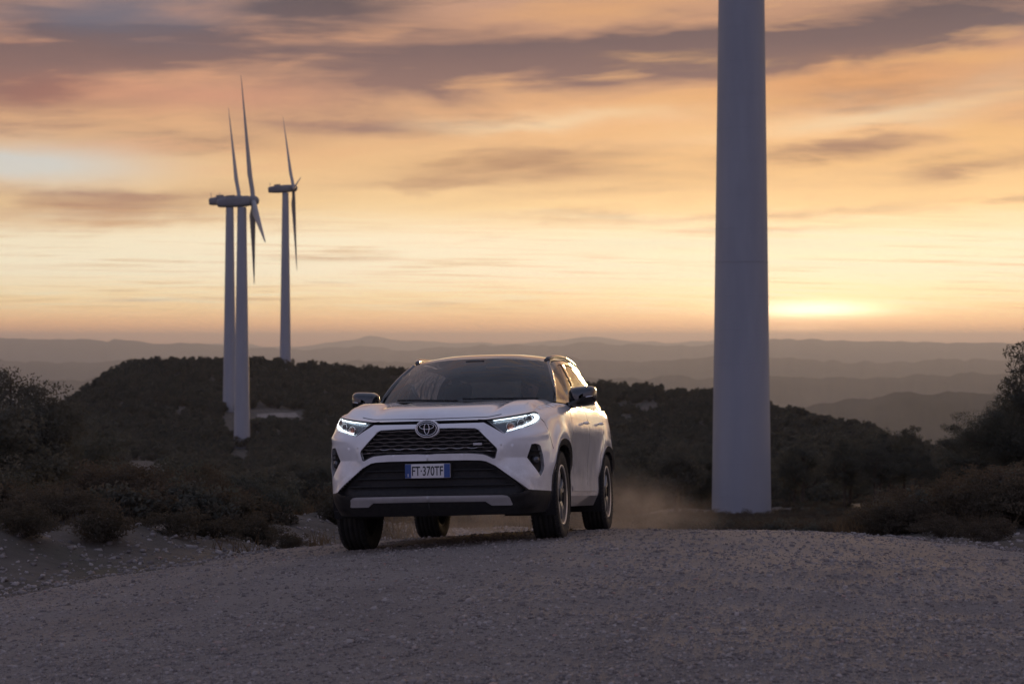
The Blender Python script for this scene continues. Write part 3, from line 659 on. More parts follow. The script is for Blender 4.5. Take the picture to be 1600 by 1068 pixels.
patch('hood_gap', cls == 'hoodgap', m_dark, depth=.028)
patch('skid_plate', cls == 'skid', m_silver, off=.012, rim=.02)
intake = patch('lower_intake', cls == 'intake', m_plastic, depth=.05)
grille = patch('grille', cls == 'grille', m_dark, depth=.045)
doors = {}
for sd in (1, -1):
    patch('front_fender', (cls == 'body') & (zn == 1), m_paint, sd, rim=.012)
    doors[sd, 0] = patch('front_door', (cls == 'body') & (zn == 2), m_paint, sd, rim=.012)
    doors[sd, 1] = patch('rear_door', (cls == 'body') & (zn == 3), m_paint, sd, rim=.012)
    patch('quarter_panel', (cls == 'body') & (zn == 4), m_paint, sd, rim=.012)
    for p in GAPS: patch('panel_gap', (cls == 'gap') & inpoly(cs, cz, p), m_dark, sd, depth=.010)
    patch('sill', cls == 'sill', m_sill, sd)
    for yc in (0, 2.69): patch('wheel_arch', (cls == 'clad') & (np.abs(cs-sy(yc)) < .6), m_clad, sd, off=.006, rim=.035)
    pod = patch('fog_lamp_pod', cls == 'fog', m_plastic, sd, depth=.03)
    c = skin(np.array(.925), np.array(.632), -.020)*np.array((sd, 1, 1)); nrm = Vector((sd*.62, -.78, 0)); Q = nrm.to_track_quat('Z', 'Y').to_matrix().to_4x4()
    for nm_, r_, d_, mt in (('fog_lamp', .038, .010, m_plastic), ('fog_lens', .029, .014, m_lampbody)):
        P = [[(q*math.cos(a), q*math.sin(a), h) for q, h in ((r_, -.02), (r_, d_*.5), (r_*.8, d_), (.001, d_+.008))] for a in np.linspace(0, 2*np.pi, 24, endpoint=False)]
        o = MB().grid(np.array(P), closed_u=True).build(nm_, mt, pod); o.matrix_local = Matrix.Translation(c) @ Q
    # slats above the fog lamp
    for h in (.70, .665): MB().tube([tuple(skin(np.array(q), np.array(h), -.010)*np.array((sd, 1, 1))) for q in (.845, .88, .92, .955)], .006, 6).build('pod_slat', m_dark, pod)
    # handles
    for dr, yh, zh in ((0, 1.44, .985), (1, 2.36, 1.01)):
        P = np.array([tuple(skin(np.array(sy(yh-.19+.19*t)), np.array(zh+.012*t), .012+.026*math.sin(math.pi*t))*np.array((sd, 1, 1))) for t in np.linspace(0, 1, 9)])
        MB().tube(P, [.006, .011, .013, .014, .014, .014, .013, .011, .006], 8).build('door_handle', m_paint, doors[sd, dr])
    # bright strip along the sill
    P = np.array([skin(np.array(sy(y)), np.array(.385), .006)*np.array((sd, 1, 1)) for y in np.linspace(.62, 2.1, 16)])
    Pu = np.array([skin(np.array(sy(y)), np.array(.435), .004)*np.array((sd, 1, 1)) for y in np.linspace(.62, 2.1, 16)])
    MB().grid(np.stack([P, Pu]), flip=sd < 0).build('sill_trim', m_paint, car)

# --- headlights
def on_skin(s, z, off, sd): return tuple(skin(np.array(float(s)), np.array(float(z)), off)*np.array((sd, 1, 1)))
def ribbon(top, bot, off, thick, sd, name, mat, parent):
    top, bot = catmull(top, 6), catmull(bot, 6)
    A = np.array([on_skin(*p, off, sd) for p in top]); B = np.array([on_skin(*p, off, sd) for p in bot]); A2 = np.array([on_skin(*p, off-thick, sd) for p in top]); B2 = np.array([on_skin(*p, off-thick, sd) for p in bot])
    mb = MB().grid(np.stack([A2, A, B, B2]), flip=sd < 0); return mb.build(name, mat, parent, sharp=40)
for sd in (1, -1):
    hl = patch('headlight', cls == 'headlight', m_lampbody, sd, depth=.040)
    dt = [(.52,.9395),(.62,.952),(.75,.9685),(.90,.986),(.985,.995),(1.030,.990),(1.046,.977),(1.040,.962),(1.0,.945),(.93,.924),(.76,.883),(.625,.8495)]
    di = [(.525,.9345),(.63,.9455),(.75,.9605),(.895,.978),(.955,.984),(.978,.979),(.990,.972),(.986,.965),(.965,.954),(.91,.936),(.765,.894),(.635,.8605)]
    ribbon(dt, di, -.006, .012, sd, 'daytime_light', m_led, hl)
    for nm_, (s_, z_), r_, mt in (('projector_lens', (.885,.948), .034, m_black), ('projector_lens', (.775,.912), .030, m_black), ('turn_lamp', (.665,.888), .028, m_amber)):
        c = np.array(on_skin(s_, z_, -.032, sd)); mb = MB().ball(c, r_, 10, 16); mb.build(nm_, mt, hl)
        ring = MB(); t = np.linspace(0, 2*np.pi, 25); nn = np.array((sd*np.interp(s_, _sg, _nx), np.interp(s_, _sg, _ny), 0)); a_ = np.cross(nn, (0, 0, 1)); 
        ring.tube([tuple(c+nn*.012+r_*1.12*(math.cos(q)*a_+math.sin(q)*np.array((0, 0, 1)))) for q in t], .004, 6, cap=False).build('lens_ring', m_chrome, hl)
    # silver Y bracket between the lamp modules
    MB().tube([on_skin(.72,.957,-.014,sd), on_skin(.735,.940,-.014,sd), on_skin(.79,.944,-.014,sd), on_skin(.815,.965,-.014,sd)], .0045, 6).build('lamp_bracket', m_silver, hl)
    MB().tube([on_skin(.70,.872,-.014,sd), on_skin(.72,.890,-.014,sd), on_skin(.77,.905,-.014,sd), on_skin(.80,.896,-.014,sd)], .0045, 6).build('lamp_bracket', m_silver, hl)
    patch('lamp_cover', cls == 'headlight', m_lens, sd, off=-.002, parent=hl)

# --- grille bars: six wavy rows making stretched hexagons, clipped to the opening
rows = np.linspace(.702, .868, 7)
for k, zr in enumerate(rows):
    half = .0; 
    for q in np.linspace(0, .6, 400):
        if inpoly(np.array([q]), np.array([zr]), [(-.6, .686)]+GRILLE+[(-.6, .882)])[0] or q < .35: half = q
    xs_ = np.arange(-half+.006, half-.006, .0065); ph = (xs_/.118+(k % 2)*.5) % 1.0
    wav = np.clip(np.abs(ph-.5)*4-1, -.55, .55)*.0058*(1 if 0 < k < 6 else .6)
    mb = MB(); A, B, C_ = [], [], []
    for x_, w_ in zip(xs_, wav):
        for lst, dz_, of in ((A, .0045, -.030), (B, .0025, -.012), (C_, -.0030, -.016)):
            p = on_skin(abs(x_), zr+w_+dz_, of, 1); lst.append((math.copysign(p[0], x_), p[1], p[2]))
    D_ = [(a, b_+.02, c-.004) for a, b_, c in C_]
    mb.grid(np.array([A, B, C_, D_]), flip=False).build('grille_bar', m_grille, grille, sharp=35)
# chrome-dark lip round the grille
Lp = [(p[0], p[1]) for p in GRILLE]; ring = [on_skin(s_, z_, -.002, 1) for s_, z_ in Lp]; ring += [(-x_, y_, z_) for x_, y_, z_ in ring[::-1]]
ring = np.array(ring+[ring[0]]); MB().tube(np.vstack([np.linspace(ring[i], ring[i+1], 6, endpoint=False) for i in range(len(ring)-1)]+[ring[-1:]]), .0045, 6, cap=False).build('grille_frame', m_black, grille)
# intake blades, nearly lost in the dark
for zr in (.44, .50, .56):
    hw = np.interp(zr, [.40, .49, .59], [.74, .62, .49]); P = [(math.copysign(p[0], x_), p[1], p[2]) for x_ in np.linspace(-hw, hw, 40) for p in [on_skin(abs(x_), zr, -.030, 1)]]
    MB().tube(P, .008, 6).build('intake_slat', m_plastic, intake)
# --- badge in its white shield
yb = float(skin(np.array(0.), np.array(.88))[1])
def ell(cx, cz, a, b_, r, y, n_=48): return [(cx+a*math.cos(t), y, cz+b_*math.sin(t)) for t in np.linspace(0, 2*np.pi, n_+1)]
badge = MB(); P = [[(q*.097*math.cos(a), yb+h, .884+q*.072*math.sin(a)) for q, h in ((1.0, .045), (1.0, -.004), (.95, -.013), (.87, -.010))] for a in np.linspace(0, 2*np.pi, 48, endpoint=False)]
badge = badge.grid(np.array(P), closed_u=True, flip=True).build('badge_shield', m_paint, car)
P = [[(q*.086*math.cos(a), yb+h, .884+q*.062*math.sin(a)) for q, h in ((1.0, -.011), (.01, -.015))] for a in np.linspace(0, 2*np.pi, 40, endpoint=False)]
MB().grid(np.array(P), closed_u=True, flip=True).build('badge_disc', m_dark, badge)
MB().tube(ell(0, .884, .077, .053, .005, yb-.020), .0042, 6, cap=False).build('badge_ring', m_chrome, badge)
MB().tube(ell(0, .900, .056, .022, .005, yb-.020), .0042, 6, cap=False).build('badge_ring', m_chrome, badge)
MB().tube(ell(0, .882, .020, .041, .005, yb-.021), .0042, 6, cap=False).build('badge_ring', m_chrome, badge)
# --- number plate
yp = float(skin(np.array(0.), np.array(.556))[1])-.012
plate = MB().box((0, yp, .556), (.180, .006, .055), bev=.004).build('number_plate', m_plate, car, sharp=30)
for sx in (-1, 1): MB().box((sx*.155, yp-.0065, .556), (.0235, .0015, .053)).build('plate_band', m_blue, plate, smooth=False)
MB().box((0, yp+.02, .556), (.186, .014, .060), bev=.004).build('plate_holder', m_plastic, plate, sharp=30)
def text_mesh(body, w, h, name, mat, parent, x0, z0, y, bold=.0):
    c = bpy.data.curves.new('txt', 'FONT'); c.body = body; c.size = 1; c.offset = bold; c.extrude = .0; o = bpy.data.objects.new('txt', c); COL.objects.link(o)
    bpy.context.view_layer.update(); me = bpy.data.meshes.new_from_object(o.evaluated_get(bpy.context.evaluated_depsgraph_get())); bpy.data.objects.remove(o)
    V = np.array([v.co for v in me.vertices]); mn, mx = V.min(0), V.max(0); V = (V-mn)/np.maximum(mx-mn, 1e-6)
    F = [tuple(p.vertices) for p in me.polygons]
    return mk(name, np.stack([x0+V[:, 0]*w, np.full(len(V), y), z0+V[:, 1]*h], 1), F, mat, parent, smooth=False)
text_mesh('FT\u00b7370TF', .248, .074, 'plate_text', m_ink, plate, -.124, .519, yp-.0075, .012)
text_mesh('I', .005, .024, 'plate_text', m_plate, plate, -.1575, .512, yp-.0092)
# small badge on the grille
pb = on_skin(.395, .757, -.006, 1); MB().box(pb, (.035, .004, .009), bev=.003).build('grille_badge', m_silver, grille, sharp=40)
# --- hood: Coons patch between nose edge, fender shut lines and cowl
SH = 1.02
def top_edge(s): return skin(s, z_top(s))
nu, nv = 31, 30
uu, vv = np.linspace(0, 1, nu), np.linspace(0, 1, nv)
Af = top_edge(uu*SH); s_end = sy(.46); Bs = top_edge(SH+(s_end-SH)*vv)
ctr = catmull([(-.905,.946),(-.885,.985),(-.83,1.018),(-.72,1.046),(-.45,1.078),(-.1,1.112),(.24,1.142)], 10); ctr[:, 0] += Af[0, 1]-ctr[0, 0]
tq = np.linspace(0, 1, len(ctr)); Cc = np.stack([0*vv, np.interp(vv**1.35, tq, ctr[:, 0]), np.interp(vv**1.35, tq, ctr[:, 1])], 1)
Rc = catmull([(0,.24,1.142),(.3,.262,1.150),(.52,.32,1.156),(.68,.40,1.152),tuple(Bs[-1])], 12); tq = np.linspace(0, 1, len(Rc)); Rr_ = np.stack([np.interp(uu, tq, Rc[:, k]) for k in range(3)], 1)
U, Vg = np.meshgrid(uu, vv, indexing='ij'); U, Vg = U[..., None], Vg[..., None]
H_ = (1-Vg)*Af[:, None]+Vg*Rr_[:, None]+(1-U)*Cc[None]+U*Bs[None]-((1-U)*(1-Vg)*Af[0]+U*(1-Vg)*Af[-1]+(1-U)*Vg*Rr_[0]+U*Vg*Rr_[-1])
uu2, vv2 = U[..., 0], Vg[..., 0]
H_[..., 2] += .024*sst(uu2, .46, .60)*sst(uu2, 1.0, .80)*sst(vv2, .02, .28)*(1-.75*sst(vv2, .55, 1))+.020*np.sin(np.pi*np.clip(vv2*1.1, 0, 1))**.7*sst(uu2, 1.0, .75)*sst(vv2, 0, .25)-.012*np.exp(-((uu2-.47)/.07)**2)*sst(vv2, .1, .4)
full = np.concatenate([(H_*np.array((-1, 1, 1)))[::-1], H_[1:]], 0)
hood = MB().grid(full).build('hood', m_paint, car)
kv = int(round(.105*(nv-1))); P = [full[i, kv]+np.array((0, -.0005, .0005)) for i in range(len(full)) if abs(i-(len(full)-1)/2)/((len(full)-1)/2) < .60]
MB().tube(P, .0032, 6).build('hood_seam', m_dark, hood)
for sd in (1, -1): MB().tube([on_skin(s_, z_, .001, sd) for s_, z_ in catmull([(.40,.9455),(.466,.9445),(.60,.9605),(.75,.9800),(.90,.9985),(1.00,1.0085),(1.05,1.0)], 5)], .0048, 6).build('headlight_gap', m_dark, car)
# --- cowl and wipers
cw = np.array([[(x_, .24+.42*(abs(x_)/.78)**2.2*.62+dy_, 1.128+.01*abs(x_)+dz_) for dy_, dz_ in ((-.05, -.02), (.05, 0), (.16, .012))] for x_ in np.linspace(-.78, .78, 30)])
MB().grid(cw).build('cowl', m_plastic, car)
# --- glasshouse
WB = lambda u: np.array((.775*u, .285+.30*abs(u)**2.1, 1.128+.018*abs(u)))
WT = lambda u: np.array((.600*u, 1.00+.19*abs(u)**2.2, 1.566-.030*abs(u)**2))
def ws(u, v):
    p = WB(u)*(1-v)+WT(u)*v; return p+np.array((0, -.45, .9))*.030*math.sin(math.pi*v)
wsP = np.array([[ws(u, v) for v in np.linspace(0, 1, 16)] for u in np.linspace(-1, 1, 41)])
MB().grid(wsP).build('windscreen', m_glass, car)
# black printed border just inside the glass
bd = MB()
for a, b_ in (((-1, 0, -1, 1), (-.95, 0, -.945, 1)), ((.95, 0, .945, 1), (1, 0, 1, 1))):
    bd.grid(np.array([[ws(q[0]+(q[2]-q[0])*v, v)+np.array((0, .006, -.004)) for v in np.linspace(0, 1, 16)] for q in (a, b_)]))
bd.grid(np.array([[ws(u, v)+np.array((0, .006, -.004)) for v in (0, .07)] for u in np.linspace(-1, 1, 41)]))
bd.grid(np.array([[ws(u, v)+np.array((0, .006, -.004)) for v in (.955, 1.0)] for u in np.linspace(-1, 1, 41)]))
bd.build('screen_border', m_plastic, car)
MB().box((0, .985, 1.525), (.085, .045, .022), bev=.012).build('mirror_camera_pod', m_plastic, car, sharp=40)
MB().box((0, .90, 1.475), (.115, .018, .034), bev=.014).build('interior_mirror', m_black, car, sharp=40)
for x0, x1, y0 in ((.64, .02, .43), (-.02, -.60, .285)):
    P = [tuple(ws((x0+(x1-x0)*t)/.775, .035+.03*t)+np.array((0, -.012, .014))) for t in np.linspace(0, 1, 14)]
    MB().tube(P, .008, 6).build('wiper', m_plastic, car)
# roof edge line (cant rail) and side surface
CR = catmull([(.602,1.20,1.536),(.640,1.30,1.548),(.655,1.6,1.575),(.662,2.1,1.590),(.650,2.7,1.572),(.610,3.15,1.535),(.57,3.30,1.505)], 8)
crx, crz = lambda y: np.interp(y, CR[:, 1], CR[:, 0]), lambda y: np.interp(y, CR[:, 1], CR[:, 2])
def sidex(y, z):
    bz = z_top(np.array(sy(y))); bx = float(top_edge(np.array([sy(min(max(y, .5), 3.35))]))[0, 0])-.004
    tx = float(crx(y)) if y > 1.2 else .602+(bx-.602)*0
    tz = float(crz(y)) if y > 1.2 else 1.536
    t = (z-bz)/(tz-bz); return bx+(tx-bx)*t+.022*math.sin(math.pi*min(max(t, 0), 1))
APX = lambda z: .56+(1.235-.56)*((z-1.14)/(1.540-1.14))**.97 if z > 1.14 else .56
def side_pt(y, z, off, sd):
    return np.array((sd*(sidex(y, z)+off), y, z))
OUTS = [(.52,1.137),(.58,1.150),(.9,1.150),(1.62,1.152),(2.3,1.162),(2.9,1.178),(3.40,1.188),(3.42,1.25),(3.36,1.38),(3.28,1.497),(3.1,1.532),(2.7,1.566),(2.1,1.584),(1.6,1.569),(1.32,1.545),(1.235,1.530),(1.08,1.470),(.82,1.325),(.62,1.195)]
GF = [(.70,1.178),(1.555,1.184),(1.545,1.535),(1.40,1.522),(1.30,1.500),(1.12,1.432),(.86,1.283)]
GR = [(1.66,1.185),(2.50,1.200),(2.56,1.25),(2.52,1.42),(2.44,1.540),(2.10,1.552),(1.65,1.540)]
GQ = [(2.62,1.225),(3.18,1.300),(3.10,1.43),(2.98,1.500),(2.60,1.535),(2.575,1.45)]
vp, ve, sn = [], [], {}
def ap(p):
    k = (round(p[0], 4), round(p[1], 4))
    if k not in sn: sn[k] = len(vp); vp.append(Vector(p))
    return sn[k]
for Pq in (OUTS, GF, GR, GQ):
    L = []
    for i in range(len(Pq)):
        a, b_ = np.array(Pq[i]), np.array(Pq[(i+1) % len(Pq)]); k = max(1, int(np.hypot(*(b_-a))/.05)); L += [tuple(a+(b_-a)*q/k) for q in range(k)]
    ids = [ap(p) for p in L]; ve += [(ids[i], ids[(i+1) % len(ids)]) for i in range(len(ids))]
for y in np.arange(.6, 3.4, .05):
    for z in np.arange(1.17, 1.58, .04):
        if inpoly(np.array([y]), np.array([z]), OUTS)[0]: ap((y, z))
gv, ge, gf, *_r = delaunay_2d_cdt(vp, ve, [], 0, 1e-6)
GV = np.array([(v.x, v.y) for v in gv]); GFc = np.array([tuple(f) for f in gf if len(f) == 3]); gc = GV[GFc].mean(1)
gcl = np.where(inpoly(gc[:, 0], gc[:, 1], GF), 1, np.where(inpoly(gc[:, 0], gc[:, 1], GR), 2, np.where(inpoly(gc[:, 0], gc[:, 1], GQ), 3, np.where(inpoly(gc[:, 0], gc[:, 1], OUTS), 0, -1))))
for sd in (1, -1):
    for k, nm_, mt, off in ((0, 'window_frame', m_black, 0), (1, 'side_window', m_sglass, -.008), (2, 'side_window', m_sglass, -.008), (3, 'quarter_window', m_sglass, -.008)):
        V = np.array([side_pt(y, z, off, sd) for y, z in GV]); T = GFc[gcl == k].copy()
        n_ = np.cross(V[T[:, 1]]-V[T[:, 0]], V[T[:, 2]]-V[T[:, 0]]); fl = n_[:, 0]*sd < 0; T[fl] = T[fl][:, ::-1]
        ids, inv_ = np.unique(T, return_inverse=True); mk(nm_, V[ids], inv_.reshape(-1, 3), mt, car)
    # front pillar: rounded strip from screen edge round to the side frame
    P = []
    for v in np.linspace(0, 1, 16):
        a = ws(sd, v); z = 1.140+(1.533-1.140)*v; y = float(np.interp(z, [1.137,1.150,1.195,1.325,1.470,1.530], [.52,.575,.62,.82,1.08,1.235]))
        b_ = side_pt(y+.012, z+.002, .0005, sd); m_ = (a+b_)/2+np.array((sd*.016, -.014, .010)); P.append([a, a*.7+m_*.3+np.array((sd*.004, -.008, .004)), m_, b_*.6+m_*.4+np.array((sd*.006, -.002, .002)), b_])
    MB().grid(np.array(P), flip=sd < 0).build('front_pillar', m_black, car)
    P = np.array([(sd*(crx(y)-.035), y, crz(y)+h_) for y, h_ in [(1.235, .008), (1.27, .020), (1.34, .030), (1.46, .032)]+[(y, .034) for y in np.linspace(1.6, 2.8, 10)]+[(2.95, .02), (3.05, .005)]])
    MB().tube(P, [.020, .022, .021, .018]+[.017]*10+[.017, .012], 10).build('roof_rail', m_black, car)
# roof
ry = np.linspace(0, 1, 34); Pr = []
for w_ in np.linspace(-1, 1, 31):
    row = []
    yf = WT(w_)[1]
    for t in ry:
        y = yf+(3.31-yf)*t; ex = np.interp(y, CR[:, 1], CR[:, 0]); ez = np.interp(y, CR[:, 1], CR[:, 2])
        cz_ = np.interp(y, [1.0, 1.06, 1.15, 1.3, 1.6, 2.0, 2.4, 2.8, 3.1, 3.31], [1.566, 1.584, 1.602, 1.622, 1.646, 1.656, 1.652, 1.632, 1.600, 1.570])
        if t == 0: p = WT(w_); row.append(tuple(p)); continue
        row.append((ex*w_, y, cz_+(ez-cz_)*abs(w_)**2.6))
    Pr.append(row)
roof = MB().grid(np.array(Pr)).build('roof', m_black, car)
fin = MB().box((0, 3.05, 1.645), (.022, .075, .035), bev=.015).build('antenna_fin', m_black, roof, sharp=40)
# tail: rear window, its pillars, spoiler
RWt = lambda u: np.array((.53*u, 3.31-.05*u*u, 1.565-.06*u*u)); RWb = lambda u: np.array((.66*u, 3.60-.14*u*u, 1.195))
MB().grid(np.array([[RWt(u)*(1-v)+RWb(u)*v for v in np.linspace(0, 1, 8)] for u in np.linspace(-1, 1, 21)])).build('rear_window', m_glass, car)
for sd in (1, -1):
    P = [[RWt(sd)*(1-v)+RWb(sd)*v, side_pt(3.28+.13*v, 1.50-.31*v, 0, sd)] for v in np.linspace(0, 1, 8)]; MB().grid(np.array(P), flip=sd < 0).build('rear_pillar', m_black, car)
    tl = MB().grid(np.array([[skin(np.array(sy(3.36)+.30*t), np.array(z), .012)*np.array((sd, 1, 1)) for z in (.98, 1.02, 1.07, 1.10)] for t in np.linspace(0, 1, 8)]), flip=sd < 0).build('tail_lamp', pbsdf('tail_lens', (.25, .01, .01), .15, coat=1), car)
bs = np.array([[tuple(RWb(u)), tuple(top_edge(np.array([SL-abs(u)*.9]))[0]*np.array((1 if u >= 0 else -1, 1, 1)))] for u in np.linspace(-1, 1, 21)]); MB().grid(bs).build('tailgate_top', m_paint, car)
# underside, arch liners, sub-frame
mbu = MB().grid(np.array([[(x_, y_, .235+.05*(1 if y_ > .4 else 0)*0+.02*(abs(x_) > .5)) for x_ in (-.80, -.5, 0, .5, .80)] for y_ in (-.80, -.55)])); mbu.build('splash_guard', m_dark, car, smooth=False)
MB().box((0, 1.35, .32), (.60, 2.0, .055), bev=.02).build('floor_pan', m_dark, car, sharp=30)
MB().box((0, 1.35, .29), (.78, .86, .035), bev=.02).build('floor_side', m_dark, car, sharp=30)
for yc in (0, 2.69):
    for sd in (1, -1):
        P = np.array([[(sd*x_, yc+.415*math.cos(t), .375+.43*math.sin(t)) for x_ in (.50, .70, .915)] for t in np.linspace(math.radians(-25), math.radians(205), 24)]); MB().grid(P, flip=sd > 0).build('arch_liner', m_dark, car)
        P = np.array([[(sd*.50, yc+q*.44*math.cos(t), .375+q*.45*math.sin(t)) for q in (0, 1)] for t in np.linspace(math.radians(-25), math.radians(205), 24)]); MB().grid(P, flip=sd > 0).build('inner_liner', m_dark, car)
    MB().tube([(-.62, yc, .33), (.62, yc, .33)], .035, 8).build('axle', m_dark, car)
MB().tube([(.35, -.2, .24), (.35, 1.0, .22), (.30, 2.2, .24), (.5, 3.3, .28)], .03, 8).build('exhaust_pipe', m_disc, car)
# mirrors: rounded wedge shell, indicator line, stalk
for sd in (1, -1):
    P = []
    for a in np.linspace(0, 2*np.pi, 28, endpoint=False):
        c, s_ = math.cos(a), math.sin(a); e = .5; cx, sx = math.copysign(abs(c)**e, c), math.copysign(abs(s_)**e, s_); row = []
        for y_, w_, h_ in ((.735, .02, .015), (.74, .075, .052), (.765, .108, .080), (.81, .122, .094), (.87, .124, .097), (.90, .120, .094), (.905, .10, .078)):
            taper = 1-.16*(cx > 0)*max(sx, -.2)*0; zz = h_*sx*(1 if sx > 0 else .92)*(1-.10*(cx+1)/2); row.append((sd*(.968+w_*cx*.97+.008*sx*0), y_, 1.196+zz+.012*cx))
        P.append(row)
    mir = MB().grid(np.array(P), closed_u=True, flip=sd < 0)
    mo = mir.build('wing_mirror', m_black, car)
    MB().tube([(sd*(.87+.028*k), .80-.075*math.sin(min(k, 6)/6*1.2)*.9+.02*(k > 6), 1.168+.004*k) for k in range(8)], .006, 6).build('mirror_indicator', m_chrome, mo)
    MB().grid(np.array([[(sd*(.972+x_), .9065, 1.196+z_) for x_ in (-.095, .095)] for z_ in (-.07, .075)]), flip=sd > 0).build('mirror_glass', m_chrome, mo)
    MB().tube([(sd*.835, .80, 1.115), (sd*.865, .82, 1.125), (sd*.90, .82, 1.135)], [.032, .034, .03], 10).build('mirror_stalk', m_black, mo)
# --- wheels
def wheel(sd, contact):
    loc = car.matrix_world.inverted() @ contact
    up = (car.matrix_world.inverted().to_3x3() @ Vector((0, .08, 1))).normalized()
    Wh = bpy.data.objects.new('wheel', None); COL.objects.link(Wh); Wh.parent = car; Wh.empty_display_size = .1
    Wh.location = loc+up*.358; Wh.rotation_euler = (random.uniform(0, 6), math.radians(-.8), 0) if sd > 0 else (random.uniform(0, 6), math.radians(-.8), math.radians(180))
    R0 = .363; pr = [(-.098,.240),(-.108,.262),(-.114,.300),(-.110,.335),(-.100,.353),(-.088,.359)]
    for x_ in (-.060, -.022, .022, .060): pr += [(x_-.0075, R0-.0015), (x_-.005, R0-.010), (x_+.005, R0-.010), (x_+.0075, R0-.0015)]
    pr += [(.088,.359),(.100,.353),(.110,.335),(.114,.300),(.108,.262),(.098,.240)]
    MB().lathe_x(pr[::-1], 72).build('tyre', m_rub, Wh)
    # tread blocks on the shoulders
    tb = MB()
    for k in range(64):
        a = k/64*2*math.pi
        for sx in (-1, 1):
            M = Matrix.Rotation(a, 4, 'X') @ Matrix.Translation((sx*.094, 0, .3545)) @ Matrix.Rotation(sx*.5, 4, 'Y'); tb.box((0, 0, 0), (.017, .0125, .005), M.to_3x3()); n0 = len(tb.V)-8
            for i in range(n0, len(tb.V)): tb.V[i] = tuple(Vector(tb.V[i])+M.to_translation())
    tag(tb.build('tread', m_rub, Wh, smooth=False), kind='stuff')
    rm = MB().lathe_x([(.080,.205),(.100,.228),(.104,.243),(.098,.246),(.085,.238),(.03,.222),(-.09,.222),(-.098,.244)], 64).build('rim', m_rimd, Wh)
    MB().lathe_x([(.098,.226),(.106,.234),(.107,.244),(.101,.247)], 64).build('rim_lip', m_rim, rm)
    sp = 5
    for k in range(sp):
        s1 = MB(); a0 = k/sp*2*math.pi
        for d in (-.17, .17):
            P = []
            for t in np.linspace(0, 1, 7):
                r_ = .045+(.232-.045)*t; a = a0+d*(.35+.95*t); P.append((.072+.020*math.sin(math.pi*t*.8)-.008*t, r_*math.cos(a), r_*math.sin(a)))
            P = np.array(P); T = np.gradient(P, axis=0); ax = np.array((1., 0, 0)); rows_ = []
            for p, t_, q in zip(P, T, np.linspace(0, 1, 7)):
                nrm_ = np.cross(t_, ax); nrm_ /= np.linalg.norm(nrm_); w_ = .017-.003*q+.006*q*q
                rows_.append([p-nrm_*w_-ax*.022, p-nrm_*w_*.8, p+nrm_*w_*.8, p+nrm_*w_-ax*.022])
            s1.grid(np.array(rows_))
        s1.build('spoke', m_rim, rm, sharp=40)
    MB().lathe_x([(.05,.06),(.088,.055),(.094,.035),(.096,.001)], 24).build('hub_cap', m_rimd, rm)
    MB().lathe_x([(.02,.05),(.03,.06),(.03,.165),(.012,.165)], 40).build('brake_disc', m_disc, Wh)
    MB().lathe_x([(-.02,.222),(-.02,.01)], 40).build('wheel_backing', m_dark, Wh)
    return Wh
for (x_, y_), sd in zip(_wheel_px, (1, -1, 1, -1)):
    wheel(sd, Vector((x_, y_, float(road_surface(x_, y_))+EYE)))
# --- cabin
m_trim = noisy('cabin_trim', (.016, .016, .017), (.025, .024, .024), 12, .8); m_seat = noisy('seat_cloth', (.022, .021, .021), (.034, .032, .031), 20, .85)
P = [[(x_, y_, 1.085-.16*max(0, (y_-.75))**1*(1.2)+.015*math.sin(3*abs(x_))) for y_ in (.36, .55, .75, .95, 1.0)]+[(x_, 1.02, .80)] for x_ in np.linspace(-.76, .76, 14)]
MB().grid(np.array(P)).build('dashboard', m_trim, car)
MB().box((.37, .82, 1.10), (.19, .10, .035), bev=.03).build('instrument_hood', m_trim, car, sharp=40)
MB().box((0, .86, 1.13), (.13, .012, .075), bev=.01).build('centre_screen', m_black, car, sharp=40)
t = np.linspace(0, 2*np.pi, 33); Rt = Matrix.Rotation(math.radians(-24), 3, 'X')
SWC = Vector((.37, 1.02, 1.035)); swp = [tuple(SWC+Rt @ Vector((.185*math.cos(a), 0, .185*math.sin(a)))) for a in t]
sw = MB().tube(swp, .016, 8, cap=False).build('steering_wheel', m_trim, car)
MB().box(SWC, (.165, .015, .03), Rt, bev=.01).build('wheel_spoke', m_trim, sw); MB().box(SWC, (.06, .03, .055), Rt, bev=.02).build('horn_pad', m_trim, sw)
MB().tube([tuple(SWC), (.37, .75, .95)], .03, 8).build('steering_column', m_trim, sw)
def seat(x_, y_):
    Q = Matrix.Rotation(math.radians(-20), 3, 'X')
    st = bpy.data.objects.new('front_seat', None); COL.objects.link(st); st.parent = car; st.location = (x_, y_, .40)
    MB().box((0, 0, .17), (.25, .26, .08), bev=.05).build('cushion', m_seat, st); MB().box((0, .36, .50), (.24, .07, .32), Q, bev=.055).build('backrest', m_seat, st)
    MB().box((0, .50, .91), (.135, .05, .09), Q, bev=.04).build('headrest', m_seat, st)
    for sx in (-.06, .06): MB().tube([(sx, .47, .76), (sx, .49, .88)], .007, 6).build('headrest_post', m_chrome, st)
for x_ in (.37, -.37): seat(x_, 1.42)
rb = MB().box((0, 2.30, .56), (.66, .26, .09), bev=.05).build('rear_bench', m_seat, car); MB().box((0, 2.66, .88), (.66, .08, .30), Matrix.Rotation(math.radians(-18), 3, 'X'), bev=.05).build('bench_back', m_seat, rb)
for x_ in (-.42, 0, .42): MB().box((x_, 2.76, 1.23), (.12, .045, .07), bev=.035).build('headrest', m_seat, rb)
MB().box((0, 2.2, 1.50), (.52, .9, .008), bev=.004).build('headliner', m_trim, car)
